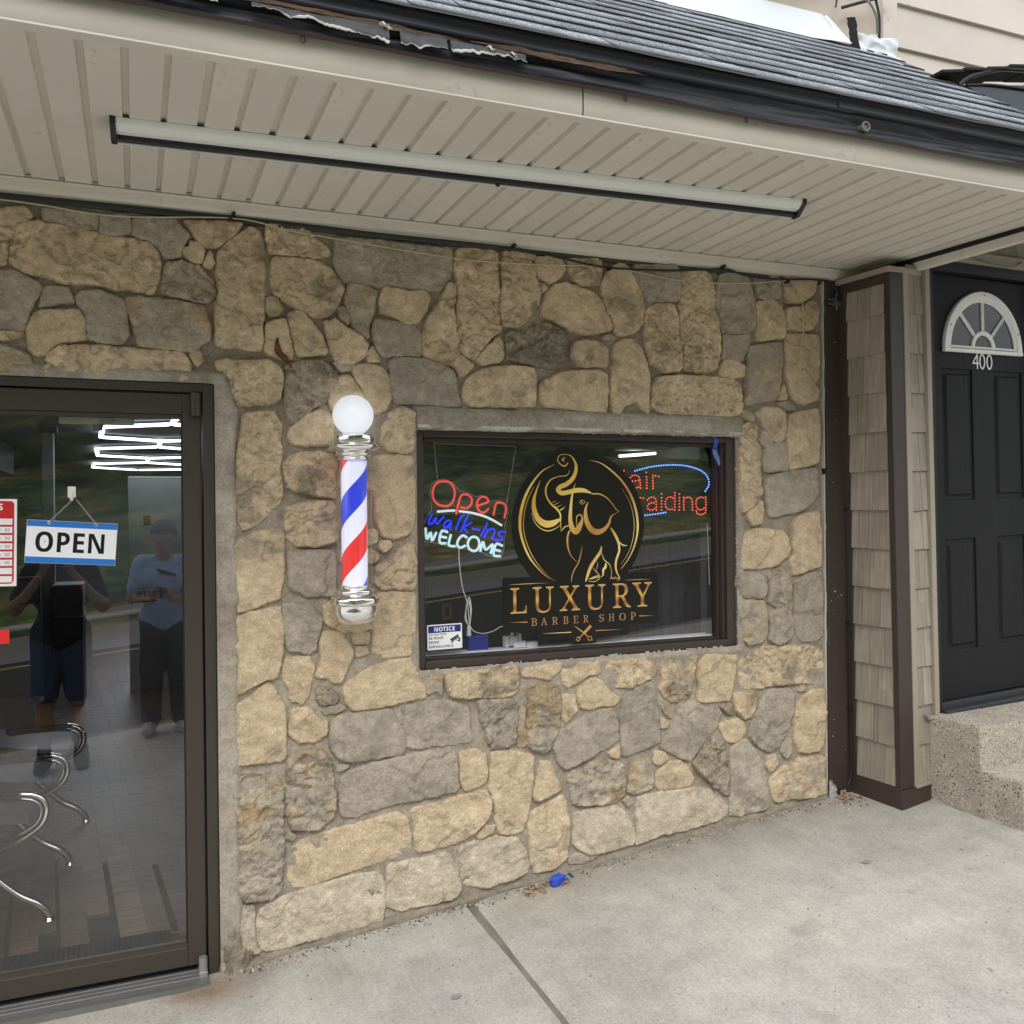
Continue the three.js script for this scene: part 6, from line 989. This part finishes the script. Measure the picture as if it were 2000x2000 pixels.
function person(label, at_, ry, s, o) {
  const t = thing('person', label, 'person', at_); t.rotation.y = ry; t.scale.setScalar(s);
  const skin = mat(o.skin, 0.6), both = (f) => [-1, 1].flatMap(f), [ex, ey, ez] = o.elbow, [wx, wy, wz] = o.wrist, nod = o.nod;
  const torso = [[-0.075, 0.95, 0, 0.115, 0.075, 0.95, 0, 0.115], [0, 0.98, 0, 0.13, 0, 1.2, 0, 0.128], [-0.085, 1.28, 0, 0.11, 0.085, 1.28, 0, 0.11], [-0.15, 1.41, 0.01, 0.062, 0.15, 1.41, 0.01, 0.062]];
  const legs = both((q) => [[q * 0.09, 0.92, 0, 0.092, q * 0.11, 0.5, -0.01, 0.06], [q * 0.11, 0.5, -0.01, 0.056, q * 0.115, 0.32, 0.015, 0.053], [q * 0.115, 0.32, 0.015, 0.053, q * 0.12, 0.08, 0.02, 0.036], [q * 0.12, 0.06, 0.04, 0.036, q * 0.135, 0.035, -0.13, 0.03]]);
  const arms = both((q) => [[q * 0.185, 1.4, 0.01, 0.052, q * ex, ey, ez, 0.038], [q * ex, ey, ez, 0.038, q * wx, wy, wz, 0.026]]);
  const neck = [0, 1.42, 0.01, 0.06, 0, 1.54, -0.01 - nod * 0.03, 0.052];
  const body = blob([...torso, ...legs, ...arms, neck], 0.018, 0.0145);
  const hd = [[0, 1.66, 0.015, 0.086, 0, 1.675, -0.01, 0.08], [0, 1.6, -0.03, 0.056, 0, 1.585, -0.055, 0.036], [0, 1.645, -0.082, 0.012, 0, 1.615, -0.106, 0.012], [0, 1.5, 0.0, 0.05, 0, 1.6, 0.0, 0.056], ...both((q) => [[q * 0.083, 1.645, 0.01, 0.012, q * 0.086, 1.615, 0.005, 0.012], [q * 0.03, 1.66, -0.075, 0.014, q * 0.05, 1.665, -0.066, 0.014]]), [-0.02, 1.585, -0.085, 0.008, 0.02, 1.585, -0.085, 0.008]];
  const tilt = (g) => g.translate(0, -1.55, 0).rotateX(-nod * 0.5).translate(0, 1.55, -nod * 0.03);
  const parts = [body, tilt(blob(hd, 0.01, 0.006))];
  for (const q of [-1, 1]) {                                 // a hand: palm, four curled fingers, a thumb from its side
    const f = (x, y, z) => [q * (wx + x * o.hand[0]), wy + y, wz + z], bone = (a, ra, b, rb) => [...f(...a), ra, ...f(...b), rb], B = [bone([0, 0, 0], 0.024, [-0.005, 0.045, -0.02], 0.026), bone([-0.005, 0.045, -0.02], 0.022, [-0.01, 0.075, -0.03], 0.02)];
    for (let i = 0; i < 4; i++) { const a = -0.03 + i * 0.019, l = [0.03, 0.036, 0.034, 0.026][i]; B.push(bone([-0.012, 0.06 + a * 0.6, -0.035], 0.0095, [-0.02, 0.064 + a * 0.9, -0.06 - l * 0.3], 0.009), bone([-0.02, 0.064 + a * 0.9, -0.06 - l * 0.3], 0.0088, [-0.045 - l * 0.4, 0.066 + a, -0.062], 0.0078)); }
    B.push(bone([-0.012, 0.03, -0.005], 0.012, [-0.035, 0.06, 0.002], 0.01), bone([-0.035, 0.06, 0.002], 0.0098, [-0.05, 0.085, -0.018], 0.0085));
    parts.push(blob(B, 0.004, 0.0035));
  }
  obj('body', mergeGeometries(parts), skin, t);
  const grow = (bs, e) => bs.map((b) => b.map((v, i) => (i === 3 || i === 7 ? v + e : v)));
  const sl = both((q) => [[q * 0.185, 1.4, 0.01, 0.056, q * lerp(0.185, ex, 0.7), lerp(1.4, ey, 0.7), lerp(0.01, ez, 0.7), 0.05]]);
  obj('shirt', blob(grow([[-0.075, 0.97, 0, 0.113, 0.075, 0.97, 0, 0.113], ...torso.slice(1), ...sl], 0.014), 0.02, 0.0145), mat(o.shirt, 0.9), t);
  obj(o.shorts ? 'shorts' : 'trousers', blob(grow(both((q) => [[q * 0.09, 0.92, 0, 0.096, q * 0.11, 0.55, -0.01, 0.08], ...(o.shorts ? [] : [[q * 0.11, 0.55, -0.01, 0.08, q * 0.12, 0.13, 0.02, 0.07]])]).concat([[-0.07, 0.94, 0, 0.108, 0.07, 0.94, 0, 0.108]]), 0.012), 0.014, 0.0145), mat(o.pants, 0.9), t);
  for (const q of [-1, 1]) obj('shoe', blob([[q * 0.12, 0.055, 0.045, 0.05, q * 0.128, 0.05, -0.05, 0.046], [q * 0.128, 0.05, -0.05, 0.046, q * 0.138, 0.04, -0.15, 0.04], ...(o.high ? [[q * 0.12, 0.06, 0.03, 0.048, q * 0.12, 0.15, 0.025, 0.046]] : [])], 0.01, 0.008), mat(o.shoes, 0.7), t);
  obj('hair', tilt(blob([[0, 1.695, 0.03, 0.088, 0, 1.7, -0.01, 0.075], [0, 1.66, 0.06, 0.075, 0, o.hair, 0.05, 0.06], ...both((q) => [[q * 0.06, 1.68, 0.03, 0.042, q * 0.07, 1.62, 0.04, 0.03]])], 0.014, 0.008)), mat([0.018, 0.014, 0.012], 0.7), t);
  for (const q of [-1, 1]) obj('eye', tilt(new THREE.SphereGeometry(0.011, 12, 8).translate(q * 0.032, 1.647, -0.077)), mat([0.03, 0.022, 0.02], 0.2), t);
  return t;
}
{
  const gy = (x, z) => flat(x, z);
  person('person in black t-shirt and denim shorts taking a photo, mirrored in the door', [-0.51, gy(-0.51, 3.86), 3.86], 0, 1.02, { skin: [0.3, 0.17, 0.11], elbow: [0.28, 1.17, -0.12], wrist: [0.085, 1.43, -0.27], hand: [1, 1], nod: 0, shirt: [0.012, 0.012, 0.014], shorts: true, pants: [0.045, 0.07, 0.13], shoes: [0.012, 0.012, 0.013], high: true, hair: 1.62 });
  const ph = thing('camera_phone', 'black phone held up by the person in the black t-shirt', 'phone', [-0.51, gy(-0.51, 3.86) + 1.54, 3.86 - 0.345]); obj('case', new RoundedBoxGeometry(0.074, 0.15, 0.009, 3, 0.004), mat([0.015, 0.015, 0.018], 0.3), ph); obj('lens_bump', bx(-0.03, 0.004, 0.032, 0.068, -0.009, -0.0045, 0.003), mat([0.02, 0.02, 0.022], 0.15), ph);
  const p2 = person('person in light blue t-shirt looking down at a phone, mirrored in the door', [0.22, gy(0.22, 4.5), 4.5], 0.12, 0.985, { skin: [0.36, 0.21, 0.14], elbow: [0.25, 1.13, -0.04], wrist: [0.07, 1.13, -0.25], hand: [1, 1], nod: 0.9, shirt: [0.34, 0.5, 0.76], shorts: false, pants: [0.06, 0.062, 0.066], shoes: [0.55, 0.52, 0.48], hair: 1.55 });
  obj('shirt_print', [extrude([[-0.1, 1.24], [-0.02, 1.19], [0.1, 1.25], [0.02, 1.215], [-0.04, 1.205]], 0.004).translate(0, 0.06, -0.141)], mat([0.7, 0.72, 0.75], 0.8), p2); obj('shirt_print', extrude([[-0.05, 1.32], [0.1, 1.27], [0.1, 1.25], [-0.03, 1.28]], 0.004).translate(0, 0.06, -0.142), mat([0.02, 0.02, 0.03], 0.8), p2);
  const p = thing('phone', 'black phone in the hands of the person in the light blue t-shirt', 'phone', [0.22 - 0.04, gy(0.22, 4.5) + 1.175, 4.5 - 0.315]); p.rotation.set(-0.9, 0.12, 0); obj('case', new RoundedBoxGeometry(0.074, 0.15, 0.009, 3, 0.004), mat([0.02, 0.02, 0.022], 0.3), p); obj('screen', bx(-0.034, 0.034, -0.07, 0.07, 0.0046, 0.0052), mat([0.03, 0.035, 0.05], 0.1), p);
}

renderer.render(scene, camera);
